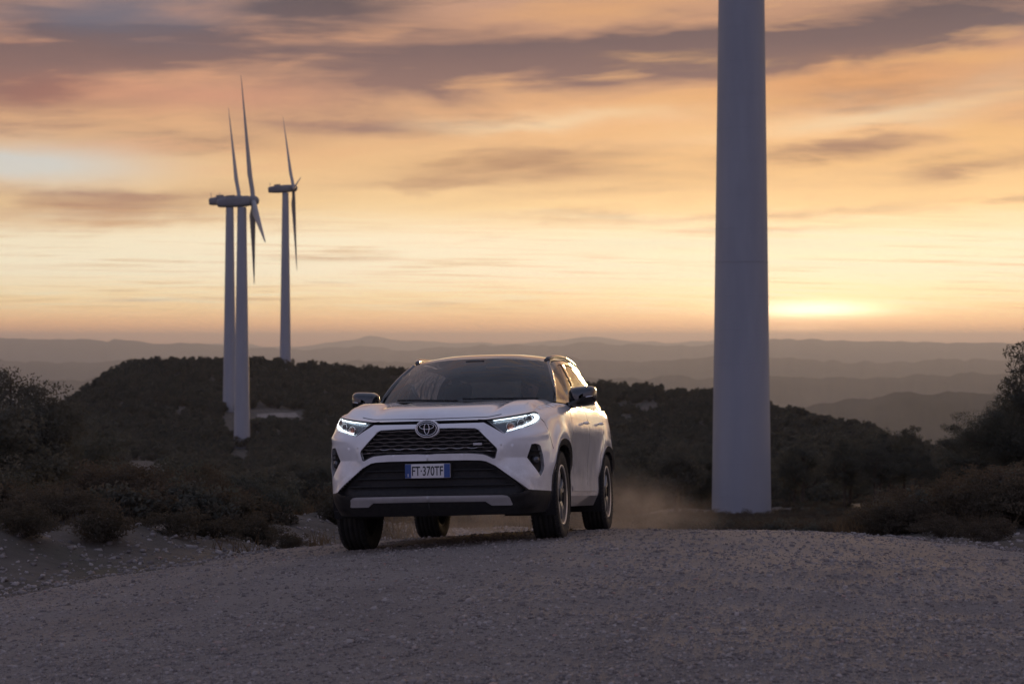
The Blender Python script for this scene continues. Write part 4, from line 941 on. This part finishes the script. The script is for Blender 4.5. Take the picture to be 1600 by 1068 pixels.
# ------------------------------------------------------------------ driver behind the wheel
m_skin = pbsdf('skin', (.36, .20, .14), .55); m_shirt = noisy('dark_shirt', (.035, .036, .042), (.055, .055, .06), 18, .85); m_hair = pbsdf('hair', (.025, .018, .013), .6); m_eye = pbsdf('eye', (.05, .04, .035), .2)
def driver():
    V, Ed, Rd = [], [], []
    def v(p, r, prev=None):
        V.append(p); Rd.append(r if hasattr(r, '__len__') else (r, r))
        if prev is not None: Ed.append((prev, len(V)-1))
        return len(V)-1
    cx = .37
    pel = v((cx, 1.50, .68), (.16, .13)); ab = v((cx, 1.56, .84), (.15, .11), pel); ch = v((cx, 1.62, 1.02), (.17, .115), ab); sh = v((cx, 1.63, 1.12), (.12, .085), ch)
    nk = v((cx, 1.62, 1.20), .052, sh); jaw = v((cx, 1.595, 1.265), (.062, .068), nk); hd = v((cx, 1.595, 1.335), (.074, .092), jaw); tp = v((cx, 1.605, 1.405), (.058, .070), hd)
    no = v((cx, 1.492, 1.305), .013, hd)
    for sx in (-1, 1):
        v((cx+sx*.082, 1.605, 1.315), .014, hd)
        s1 = v((cx+sx*.19, 1.62, 1.09), .062, sh); el_ = v((cx+sx*.255, 1.42, .90), .046, s1); wr = v((cx+sx*.205, 1.12, 1.045), .030, el_); pm = v((cx+sx*.188, 1.055, 1.075), (.036, .020), wr)
        for k in range(4):                      # fingers curl round the rim
            a = v((cx+sx*(.190+.002*k), 1.012-.006*k, 1.108-.020*k), .0095, pm); b_ = v((cx+sx*(.176-.002*k), .990-.004*k, 1.096-.021*k), .0085, a); v((cx+sx*(.160-.002*k), .998, 1.086-.020*k), .0075, b_)
        th = v((cx+sx*.168, 1.052, 1.100), .0105, pm); v((cx+sx*.160, 1.030, 1.118), .009, th)
        hp = v((cx+sx*.10, 1.44, .66), .085, pel); kn = v((cx+sx*.13, 1.02, .74), .062, hp); an = v((cx+sx*.12, .74, .46), .042, kn); v((cx+sx*.12, .62, .44), .036, an)
    me = bpy.data.meshes.new('person'); me.from_pydata(V, Ed, []); o = bpy.data.objects.new('body', me); COL.objects.link(o)
    sk = o.modifiers.new('skin', 'SKIN'); sk.use_smooth_shade = True
    for q, r in zip(me.skin_vertices[0].data, Rd): q.radius = r
    me.skin_vertices[0].data[0].use_root = True
    o.modifiers.new('sub', 'SUBSURF').levels = 2
    bpy.context.view_layer.update(); m2 = bpy.data.meshes.new_from_object(o.evaluated_get(bpy.context.evaluated_depsgraph_get())); o.modifiers.clear(); o.data = m2; m2.name = 'person'; o.name = 'person'
    m2.materials.clear(); m2.materials.append(m_shirt); m2.materials.append(m_skin)
    for f in m2.polygons:
        c = f.center; f.use_smooth = True; f.material_index = 1 if (c.z > 1.19 or (c.y < 1.10 and c.z > .95)) else 0
    o.matrix_world = car.matrix_world.copy(); tag(o, 'driver in a dark top holding the steering wheel inside the white car', 'person')
    MB().ball((cx, 1.618, 1.362), (.084, .096, .082), 12, 18).build('hair', m_hair, o)
    for sx in (-1, 1): MB().ball((cx+sx*.030, 1.512, 1.335), (.012, .008, .008), 8, 10).build('eye', m_eye, o)
    MB().box((cx, 1.515, 1.270), (.022, .006, .004), bev=.002).build('mouth', pbsdf('lips', (.25, .10, .08), .5), o)
    return o
driver()
# ------------------------------------------------------------------ wind turbines
m_tower = noisy('tower_paint', (.27, .28, .315), (.31, .32, .355), .7, .55, 5, coords='Object', stretch=(1, 1, .15), c3=(.27, .27, .29))
m_seam = pbsdf('tower_seam', (.25, .25, .27), .6)
m_nac = noisy('nacelle_shell', (.16, .16, .175), (.20, .20, .215), .5, .5)
m_blade = pbsdf('blade_shell', (.30, .30, .31), .5)
TH, TB, TT, BL = 44.5, 1.60, 1.02, 23.5
def turbine(px, base_y, dist, hub_y, phi, label, sink=.5, seams=(), yaw=-11.4, scale=None):
    bz = (534-base_y)/FPX*dist; x = (px-800)/FPX*dist
    hubz = (534-hub_y)/FPX*dist if hub_y is not None else bz+TH
    T = empty('wind_turbine', label, 'turbine', 'wind turbines of the hilltop wind farm', (x, dist, bz+EYE-sink)); H = hubz-bz+sink
    tb, tt = (TB, TT) if dist < 200 else (1.50, .80)
    def rad(h): return tb+(tt-tb)*h/H
    hs = np.linspace(0, H-1.0, 24); n = 48; t = np.linspace(0, 2*np.pi, n, endpoint=False)
    P = np.stack([np.stack([rad(hs)*math.cos(a), rad(hs)*math.sin(a), hs], 1) for a in t]); tw = MB().grid(P, closed_u=True, flip=False).build('tower', m_tower, T)
    for h, pr in seams:
        r = rad(h); prof = [(r-.02, h-.028), (r+pr, h-.016), (r+pr, h+.016), (r-.02, h+.028)]
        P = np.stack([[(q*math.cos(a), q*math.sin(a), z) for q, z in prof] for a in t]); MB().grid(P, closed_u=True).build('weld_seam', m_seam if pr > .01 else m_tower, tw)
    # nacelle, long axis +x towards the rotor, with flattened belly, cut tail and cooler hump
    sec = [(-4.4, .62, .60), (-4.1, .85, .78), (-2.6, .98, .95), (-.4, 1.02, 1.02), (1.0, .98, 1.0), (1.5, .80, .86), (1.65, .5, .6)]
    P = []
    for a in np.linspace(0, 2*np.pi, 28, endpoint=False):
        c, s_ = math.cos(a), math.sin(a); e = .55; cx, sx = math.copysign(abs(c)**e, c), math.copysign(abs(s_)**e, s_)
        P.append([(X, w*cx, h*sx*(1 if s_ > 0 else .92)) for X, w, h in sec])
    nm = MB().grid(np.array(P), closed_u=True); k = len(sec)
    nm.add([P[i][0] for i in range(28)], [tuple(range(28))]); nm.add([P[i][-1] for i in range(28)], [tuple(range(28))[::-1]])
    Mn = Matrix.Translation((0, 0, H)) @ Matrix.Rotation(math.radians(-yaw), 4, 'Z') @ Matrix.Rotation(math.radians(-5), 4, 'Y')
    na_ = nm.build('nacelle', m_nac, T, sharp=50); na_.matrix_local = Mn
    MB().box((-2.0, 0, 1.05), (.8, .55, .22), bev=.08).build('cooler', m_nac, na_, sharp=40)
    MB().tube([(-3.8, .2, .7), (-3.8, .2, 1.9)], .05).build('wind_vane', m_seam, na_)
    hb = MB().lathe_x([(1.5, .0), (1.5, .95), (2.0, 1.0), (2.6, .85), (3.0, .5), (3.15, .02)], 24).build('hub', m_nac, T); hb.matrix_local = Mn
    for q in range(3):
        az_ = math.radians(phi+120*q); st = np.array([(0, .42, .42), (.06, .46, .40), (.18, .85, .22), (.3, .78, .17), (.5, .62, .13), (.7, .46, .10), (.88, .32, .05), (.97, .18, .03), (1.0, .04, .015)])
        P = []
        for a in np.linspace(0, 2*np.pi, 16, endpoint=False):
            row = []
            for f_, ch, th in st:
                tw_ = math.radians(20*(1-f_)+17); u, v = ch*math.cos(a)*1.0-(ch*.35 if f_ > .1 else 0), th*math.sin(a)
                xx_, yy_ = u*math.sin(tw_)+v*math.cos(tw_), u*math.cos(tw_)-v*math.sin(tw_)
                row.append((2.05+xx_, yy_, .6+f_*(BL-.6)))
            P.append(row)
        bl = MB().grid(np.array(P), closed_u=True).build('blade', m_blade, T); bl.matrix_local = Mn @ Matrix.Rotation(az_, 4, 'X')
    return T
_s = [(9.0+i*0, 0) for i in range(0)]
_d0 = 99.0; _hz = lambda py: ((534-py)-(534-805))/FPX*_d0+.5
turbine(1158.5, 805, _d0, None, 0, 'huge white tubular tower of a wind turbine rising behind the gravel road', seams=[(_hz(py), .006 if py != 410 else .012) for py in (772, 720.5, 669, 617.5, 566, 514, 462, 410, 358, 306, 254, 202, 150, 98, 46)])
turbine(378, 712, 331, 315, -8.4, 'white wind turbine with raised blade standing lowest on the wooded hillside')
turbine(359, 655, 390, 313, -27, 'wind turbine partly hidden behind the tower and nacelle of a nearer turbine')
turbine(446, 572, 470, 295, -32, 'small distant wind turbine standing alone on the hill crest', sink=2)
# ------------------------------------------------------------------ vegetation
def leaf_mat(name, c1, c2, c3):
    m = bpy.data.materials.new(name); m.use_nodes = True; N = NT(m.node_tree); o = N.new('ShaderNodeOutputMaterial')
    oi = N.new('ShaderNodeObjectInfo'); P = N.new('ShaderNodeTexCoord').outputs['Object']
    c = N.mix(N.smooth(N.noise(P, 1.3, 4, .6), .35, .65), c1, c2); c = N.mix(N.m('MULTIPLY', oi.outputs['Random'], .6), c, c3)
    d = N.new('ShaderNodeBsdfDiffuse'); t_ = N.new('ShaderNodeBsdfTranslucent'); mx = N.new('ShaderNodeMixShader'); mx.inputs[0].default_value = .35
    N.put(d.inputs[0], c); N.put(t_.inputs[0], c); N.nt.links.new(d.outputs[0], mx.inputs[1]); N.nt.links.new(t_.outputs[0], mx.inputs[2]); N.nt.links.new(mx.outputs[0], o.inputs[0]); return m
m_leaf = leaf_mat('oak_leaf', (.080, .086, .070), (.118, .118, .094), (.106, .098, .080))
m_needle = leaf_mat('pine_needle', (.064, .070, .060), (.098, .102, .082), (.086, .086, .070))
m_scrub = leaf_mat('scrub_leaf', (.070, .062, .046), (.112, .094, .068), (.096, .076, .058))
m_dry = leaf_mat('dry_grass', (.10, .075, .048), (.15, .115, .075), (.075, .062, .042))
m_bark = noisy('bark', (.045, .035, .028), (.085, .068, .055), 6, .95, 6, .6, 30, .02, stretch=(1, 1, .3))
def crown_mesh(name, seed, w, h, z0, clumps, leaves, ls, mat, power=.75, lobe=.38, flat=1.0, needle=False):
    g = np.random.default_rng(seed)
    u = g.normal(size=(clumps, 3)); u /= np.linalg.norm(u, axis=1)[:, None]; rr = g.uniform(.25, 1, clumps)**power
    lob = 1+lobe*np.sin(u[:, 0]*3.1+seed)*np.cos(u[:, 1]*2.7+seed*2)+g.normal(0, .10, clumps)
    C = u*(rr*lob)[:, None]*np.array((w, w, h/2)); C[:, 2] = C[:, 2]*np.where(C[:, 2] < 0, .8, 1)+z0+h/2
    rc = w*g.uniform(.16, .34, clumps)
    q = g.normal(size=(clumps, leaves, 3)); q /= np.linalg.norm(q, axis=2)[..., None]; q *= g.uniform(.2, 1, (clumps, leaves, 1))**.5
    P = (C[:, None]+q*rc[:, None, None]*np.array((1, 1, .75*flat))).reshape(-1, 3); n = len(P)
    a = g.normal(size=(n, 3)); a /= np.linalg.norm(a, axis=1)[:, None]; b_ = np.cross(a, g.normal(size=(n, 3))); b_ /= np.linalg.norm(b_, axis=1)[:, None]
    l = ls*g.uniform(.6, 1.5, (n, 1)); wd = l*(.22 if needle else .5)
    V = np.stack([P-a*l, P+b_*wd, P+a*l, P-b_*wd], 1).reshape(-1, 3); V[:, 2] = np.maximum(V[:, 2], .02)
    me = mesh_np(name, V, np.arange(4*n).reshape(-1, 4)); me.materials.append(mat); return me, C
def trunk_mesh(name, seed, C, top, r0, k=7, lean=.15):
    g = np.random.default_rng(seed+99); mb = MB(); ln = g.normal(0, lean, 2); zs = np.linspace(-.25, top, 6)
    core = np.array([(ln[0]*z*.4+.05*math.sin(3*z), ln[1]*z*.4, z) for z in zs]); mb.tube(core, np.linspace(r0, r0*.35, 6), 8)
    for c in C[g.choice(len(C), min(k, len(C)), replace=False)]:
        s_ = core[g.integers(2, 5)]; mid = (s_+c)/2+g.normal(0, .1, 3); mb.tube([s_, mid, c], [r0*.42, r0*.28, r0*.08], 6)
    me = mesh_np(name, mb.V, mb.F); me.materials.append(m_bark); return me
def proto(kind, seed, *a, trunk=None, **kw):
    me, C = crown_mesh(kind+'_crown', seed, *a, **kw); return me, (trunk_mesh(kind+'_trunk', seed, C, *trunk) if trunk else None)
oaks = [proto('oak', 100+i, 1.45, 2.5, .75, 120, 90, .045, m_leaf, trunk=(2.0, .13)) for i in range(3)]
pines = [proto('pine', 200+i, 1.05, 2.9, .8, 100, 100, .055, m_needle, trunk=(3.0, .10), needle=True) for i in range(4)]
bushes = [proto('bush', 300+i, .62, .80, .0, 70, 90, .020, m_scrub, trunk=(.4, .03, 9)) for i in range(5)]
dbush = [proto('dark_bush', 400+i, .70, 1.05, .0, 80, 95, .024, m_leaf, trunk=(.6, .04, 9)) for i in range(3)]
def plant(name, pr, x, y, sc, label, cat, group, rot=None, zoff=0.0, parts=('crown', 'trunk')):
    z = float(terrain(x, y)); o = empty(name, label, cat, group, (x, y, z+EYE+zoff)); o.rotation_euler = (0, 0, random.uniform(0, 6.28) if rot is None else rot); o.scale = sc if hasattr(sc, '__len__') else (sc,)*3
    for me, nm_ in zip(pr, parts):
        if me is not None: mk(nm_, None, None, None, o, me=me)
    return o
# the two big dark trees that frame the picture
bigL = proto('big_oak', 501, 1.6, 3.4, .3, 330, 170, .034, m_leaf, trunk=(2.6, .16, 14), lobe=.2, power=.55); bigR = proto('big_pine', 502, 1.5, 3.3, .3, 330, 170, .038, m_needle, trunk=(2.9, .15, 14), needle=True, lobe=.2, power=.55)
def at(px, y): return (px-800)/FPX*y
plant('oak_tree', bigL, at(26, 46), 46, (1.05, 1.0, 1.0), 'large dark holm oak left of the hillside, tallest tree on the left verge', 'tree', None, 1.0, .1)
plant('oak_tree', oaks[0], at(98, 52), 52, (1.0, 1.0, .85), 'smaller dark oak leaning against the tall holm oak on the left verge', 'tree', None, 2.0, .3)
plant('oak_tree', oaks[1], at(-30, 42), 42, (1.1, 1.1, .9), 'dark oak cut by the picture edge beside the tall holm oak', 'tree', None, 4.0, .2)
plant('pine_tree', bigR, at(1598, 44), 44, (1.0, 1.0, .60), 'large dark bushy pine right of the road, tallest on that side', 'tree', None, .4, .5)
plant('pine_tree', pines[1], at(1520, 50), 50, (1.0, 1.0, .62), 'shorter dark pine tucked against the large bushy pine', 'tree', None, 2.2, .2)
plant('pine_tree', pines[2], at(1640, 40), 40, 1.1, 'dark pine at the picture edge behind the large bushy pine', 'tree', None, 3.0, 0)
g = np.random.default_rng(17)
# scrub along both verges, every bush its own thing
def scrub(n, pxr, yr, sc, protos, label, group, name='scrub_bush', zoff=-.05, edge=None):
    k = 0
    while k < n:
        px, y = g.uniform(*pxr), 1/g.uniform(1/yr[1], 1/yr[0]); x = at(px, y); L_, R__ = road_edges(np.array([y]))
        if L_[0]-(1.9 if y < 24 else .4) < x < R__[0]+.5: continue
        if abs(x) < 4 and y < 24 and x > 0 and px < 1250: continue
        s_ = g.uniform(*sc); plant(name, protos[g.integers(len(protos))], x, y, (s_*g.uniform(.9, 1.3), s_*g.uniform(.9, 1.3), s_), label, 'bush', group, zoff=zoff); k += 1
scrub(46, (-60, 560), (20.5, 32), (.45, .85), bushes, 'low brown-green scrub bush on the left verge of the road', 'scrub on the left verge')
scrub(44, (-60, 640), (24, 60), (.5, .95), dbush, 'dark rounded bush on the slope left of the road', 'dark bushes left of the road', 'dark_bush')
scrub(30, (1290, 1680), (17.5, 30), (.38, .75), bushes, 'low brown-green scrub bush on the right verge of the road', 'scrub on the right verge')
scrub(30, (1330, 1680), (26, 60), (.4, .75), dbush, 'dark rounded bush on the slope right of the road', 'dark bushes right of the road', 'dark_bush')
scrub(60, (940, 1310), (22, 60), (.28, .50), bushes, 'low scrub bush beyond the crest around the big tower', 'scrub beyond the crest')
plant('scrub_bush', bushes[0], at(165, 16.6), 16.6, (.62, .55, .50), 'bushy scrub tuft standing alone at the left road edge', 'bush', None, zoff=-.03)
plant('scrub_bush', bushes[3], at(270, 17.8), 17.8, (.55, .5, .36), 'flat scrub tuft just past the lone tuft on the left edge', 'bush', None, zoff=-.03)
g2 = np.random.default_rng(4)
for k in range(34):
    y = g2.uniform(84, 97); px = g2.uniform(1060, 1270); s_ = g2.uniform(.5, .8)
    if abs(px-1158) < 50 and y > 94: y = 93.0
    plant('scrub_bush', bushes[k % 5], at(px, y), y, (s_*1.3, s_*1.3, s_), 'scrub bush growing round the foot of the big tower', 'bush', 'scrub at the foot of the big tower')
for k, (px_, y, s_) in enumerate(((40, 15.6, .42), (95, 18.2, .5), (335, 18.6, .42), (400, 19.6, .5), (455, 18.9, .34), (15, 19.4, .6), (1470, 17.0, .36), (1545, 16.2, .34), (1380, 18.4, .40))):
    plant('scrub_bush', bushes[(k+2) % 5], at(px_, y), y, (s_*1.25, s_*1.1, s_*.85), 'small scrub tuft on the stony bank at the road edge', 'bush', 'tufts on the stony banks', zoff=-.03)
# pines and oaks on the middle slopes
def wood(n, pxr, yr, sc, protos, name, label, group, avoid=()):
    k = 0
    while k < n:
        px, y = g.uniform(*pxr), g.uniform(*yr); x = at(px, y)
        if any(abs(px-a) < w_ and y < d for a, w_, d in avoid): continue
        if abs(at(1158, 99)-x) < 5 and y < 104 and y > 60: continue
        s_ = g.uniform(*sc); plant(name, protos[g.integers(len(protos))], x, y, (s_*g.uniform(.9, 1.25), s_*g.uniform(.9, 1.25), s_), label, 'tree', group); k += 1
wood(70, (1190, 1660), (95, 210), (.8, 1.25), pines, 'pine_tree', 'dark pine on the slope between the big tower and the right verge', 'pines right of the big tower')
wood(36, (880, 1130), (95, 210), (.8, 1.3), pines+oaks, 'pine_tree', 'dark tree on the slope between the car and the big tower', 'trees between the car and the big tower')
wood(80, (-60, 640), (90, 230), (.65, 1.0), oaks, 'oak_tree', 'dark oak on the slope between the left verge and the turbine hill', 'oaks on the left slope', avoid=((378, 34, 331), (240, 50, 300)))
# the wood beyond reads as one mass: points on the land carrying tree meshes
lib = bpy.data.collections.new('woodland_library')
for i in range(5):
    me, C = crown_mesh('wood_crown', 700+i, 1.25, 2.3, .15, 50, 44, .12, (m_leaf, m_needle)[i % 2]); ob = bpy.data.objects.new('wood_crown', me); lib.objects.link(ob)
n = 29000; pr_ = np.sqrt(g.uniform(95**2, 540**2, n)); az_ = np.radians(np.where(g.uniform(0, 1, n) < .85, g.uniform(-24, 24, n), g.uniform(-40, 40, n))); x, y = pr_*np.sin(az_), pr_*np.cos(az_)
px = 800+FPX*x/y; dens = fbm(x/26, y/26, 88, 3); keep = (dens > -.36) & ~((pr_ < 150) & (px > 900))
for a, w_, d in ((378, 17, 333), (359, 12, 392), (430, 36, 0)): keep &= ~((np.abs(px-a) < w_) & (pr_ < d) & (pr_ > d-45))
keep &= ~((px > 196) & (px < 270) & (pr_ > 215) & (pr_ < 300)) & ~((np.hypot(x-at(1158, 99), y-99) < 3.2))
keep &= ~((np.abs(y-384) < 9) & (px > 380) & (px < 480))
x, y = x[keep], y[keep]; z = terrain(x, y)
def scatter(name, x, y, z, lib, smin, smax, label, cat):
    pm = bpy.data.meshes.new(name); pm.vertices.add(len(x)); pm.vertices.foreach_set('co', np.stack([x, y, z], 1).astype(np.float32).ravel())
    wd = bpy.data.objects.new(name, pm); COL.objects.link(wd); tag(wd, label, cat, kind='stuff')
    ng = bpy.data.node_groups.new(name+'_scatter', 'GeometryNodeTree'); ng.interface.new_socket('Geometry', in_out='INPUT', socket_type='NodeSocketGeometry'); ng.interface.new_socket('Geometry', in_out='OUTPUT', socket_type='NodeSocketGeometry')
    gi, go = ng.nodes.new('NodeGroupInput'), ng.nodes.new('NodeGroupOutput'); m2p = ng.nodes.new('GeometryNodeMeshToPoints'); iop = ng.nodes.new('GeometryNodeInstanceOnPoints'); ci = ng.nodes.new('GeometryNodeCollectionInfo')
    ci.inputs['Collection'].default_value = lib; ci.inputs['Separate Children'].default_value = True; ci.inputs['Reset Children'].default_value = True; iop.inputs['Pick Instance'].default_value = True
    rs = ng.nodes.new('FunctionNodeRandomValue'); rs.data_type = 'FLOAT'; rs.inputs[2].default_value = smin; rs.inputs[3].default_value = smax
    rt = ng.nodes.new('FunctionNodeRandomValue'); rt.data_type = 'FLOAT_VECTOR'; rt.inputs[1].default_value = (0, 0, 6.28)
    for a, b_ in ((gi.outputs[0], m2p.inputs[0]), (m2p.outputs[0], iop.inputs['Points']), (ci.outputs[0], iop.inputs['Instance']), (rs.outputs[1], iop.inputs['Scale']), (rt.outputs[0], iop.inputs['Rotation']), (iop.outputs[0], go.inputs[0])): ng.links.new(a, b_)
    wd.modifiers.new('scatter', 'NODES').node_group = ng
scatter('woodland', x, y, z+EYE-.1, lib, .55, 1.05, 'dense dark woodland covering the far hillside', 'woodland')
# low heath that closes the ground between the bushes
lib2 = bpy.data.collections.new('heath_library')
for i in range(5):
    me, C = crown_mesh('heath_tuft', 800+i, .46, .46, .0, 26, 34, .030, (m_scrub, m_leaf)[i % 2]); ob = bpy.data.objects.new('heath_tuft', me); lib2.objects.link(ob)
n = 26000; yh = np.r_[1/g.uniform(1/70., 1/19., n), g.uniform(45, 165, n)]; pxh = np.where(g.uniform(0, 1, 2*n) < .8, g.uniform(-120, 1720, 2*n), g.uniform(-900, 2500, 2*n)); xh = at(pxh, yh); L_, R__ = road_edges(np.minimum(yh, 44.)); dl = np.where(yh < 40, np.maximum(L_-xh, xh-R__), 9)
kp = (dl > np.where(xh < 0, 1.5, .6)+1.2*(fbm(xh/.7, yh/.7, 72, 2)+.2)) & (fbm(xh/5, yh/5, 61, 3) > -.17) & (np.hypot(xh-at(1158, 99), yh-99) > 2.2) & ~((yh < 23.5) & (pxh < 340) & (fbm(xh/1.2, yh/1.2, 71, 2) < .12)); xh, yh = xh[kp], yh[kp]
scatter('heath', xh, yh, terrain(xh, yh)+EYE-.04, lib2, .35, 1.0, 'low brown-green heath covering the slopes beside the road', 'heath')
# dry grass and heather between the bushes
n = 60000; y = 1/g.uniform(1/75., 1/17, n); x = at(g.uniform(-90, 1700, n), y); L_, R__ = road_edges(y); dl = np.maximum(L_-x, x-R__); keep = (dl > .05) & (fbm(x/1.3, y/1.3, 44, 3) > -.12) & ~((dl < 2.0) & (fbm(x/.9, y/.9, 45, 2) < .12))
x, y = x[keep], y[keep]; n = len(x); z = terrain(x, y)+EYE; h = g.uniform(.08, .30, n)*np.clip(y/22, .7, 2); tt = g.uniform(0, 6.28, n); ln = g.normal(0, .45, (n, 2)); w_ = .006*np.clip(y/16, 1, 4)
V = np.stack([np.stack([x-np.cos(tt)*w_, y-np.sin(tt)*w_, z-.02], 1), np.stack([x+np.cos(tt)*w_, y+np.sin(tt)*w_, z-.02], 1), np.stack([x+ln[:, 0]*h, y+ln[:, 1]*h, z+h], 1)], 1).reshape(-1, 3)
tag(mk('dry_grass', V, np.arange(3*n).reshape(-1, 3), m_dry, smooth=False), 'sparse dry grass between the verge bushes', 'grass', kind='stuff')
# pale tracks cut into the hillside
m_track = noisy('pale_track', (.20, .17, .145), (.27, .235, .20), .6, .95, 6)
def track(pts, w):
    P = np.array([ground_hit(*p) for p in pts]); P = catmull(P, 8); T = np.gradient(P[:, :2], axis=0); T /= np.linalg.norm(T, axis=1)[:, None]+1e-9; Nn = np.stack([-T[:, 1], T[:, 0]], 1); rows_ = []
    for k in np.linspace(-1, 1, 5): q = P[:, :2]+Nn*w*k; rows_.append(np.stack([q[:, 0], q[:, 1], terrain(q[:, 0], q[:, 1])+EYE+.12], 1))
    tag(MB().grid(np.array(rows_)).build('dirt_track', m_track), kind='structure')
track([(385, 651), (420, 650), (465, 650)], 2.2); track([(205, 716), (232, 713), (262, 709)], 7); track([(250, 724), (300, 727), (345, 726)], 1.6)
# dust thrown up behind the wheels
m_dust = bpy.data.materials.new('road_dust'); m_dust.use_nodes = True; N = NT(m_dust.node_tree); o = N.new('ShaderNodeOutputMaterial'); v_ = N.new('ShaderNodeVolumePrincipled')
P = N.new('ShaderNodeTexCoord').outputs['Object']; ln_ = N.v('LENGTH', P); fall = N.smooth(ln_, 1.0, .15); pz = N.sep(P)[2]
dn = N.m('MULTIPLY', N.m('MULTIPLY', fall, N.smooth(N.noise(P, 2.2, 4, .6), .32, .75)), .27)
N.put(v_.inputs['Density'], dn); v_.inputs['Color'].default_value = (.82, .77, .74, 1); v_.inputs['Anisotropy'].default_value = .45; N.nt.links.new(v_.outputs[0], o.inputs['Volume'])
for (px_, y, sx, sy_, sz, lab) in ((968, 19.2, .80, 1.3, .62, 'brown dust rising behind the rear wheel'), (1000, 22.0, 1.2, 2.2, .65, 'faint dust plume trailing away over the crest'), (745, 20.8, 1.7, 2.0, .55, 'thin dust drifting low behind the car')):
    mbx = MB().ball((0, 0, 0), 1.0, 12, 18); d_ = mbx.build('dust_cloud', m_dust); d_.location = (at(px_, y), y, float(road_surface(at(px_, y), y))+EYE+sz*.35); d_.scale = (sx, sy_, sz); tag(d_, lab, 'dust', kind='stuff')
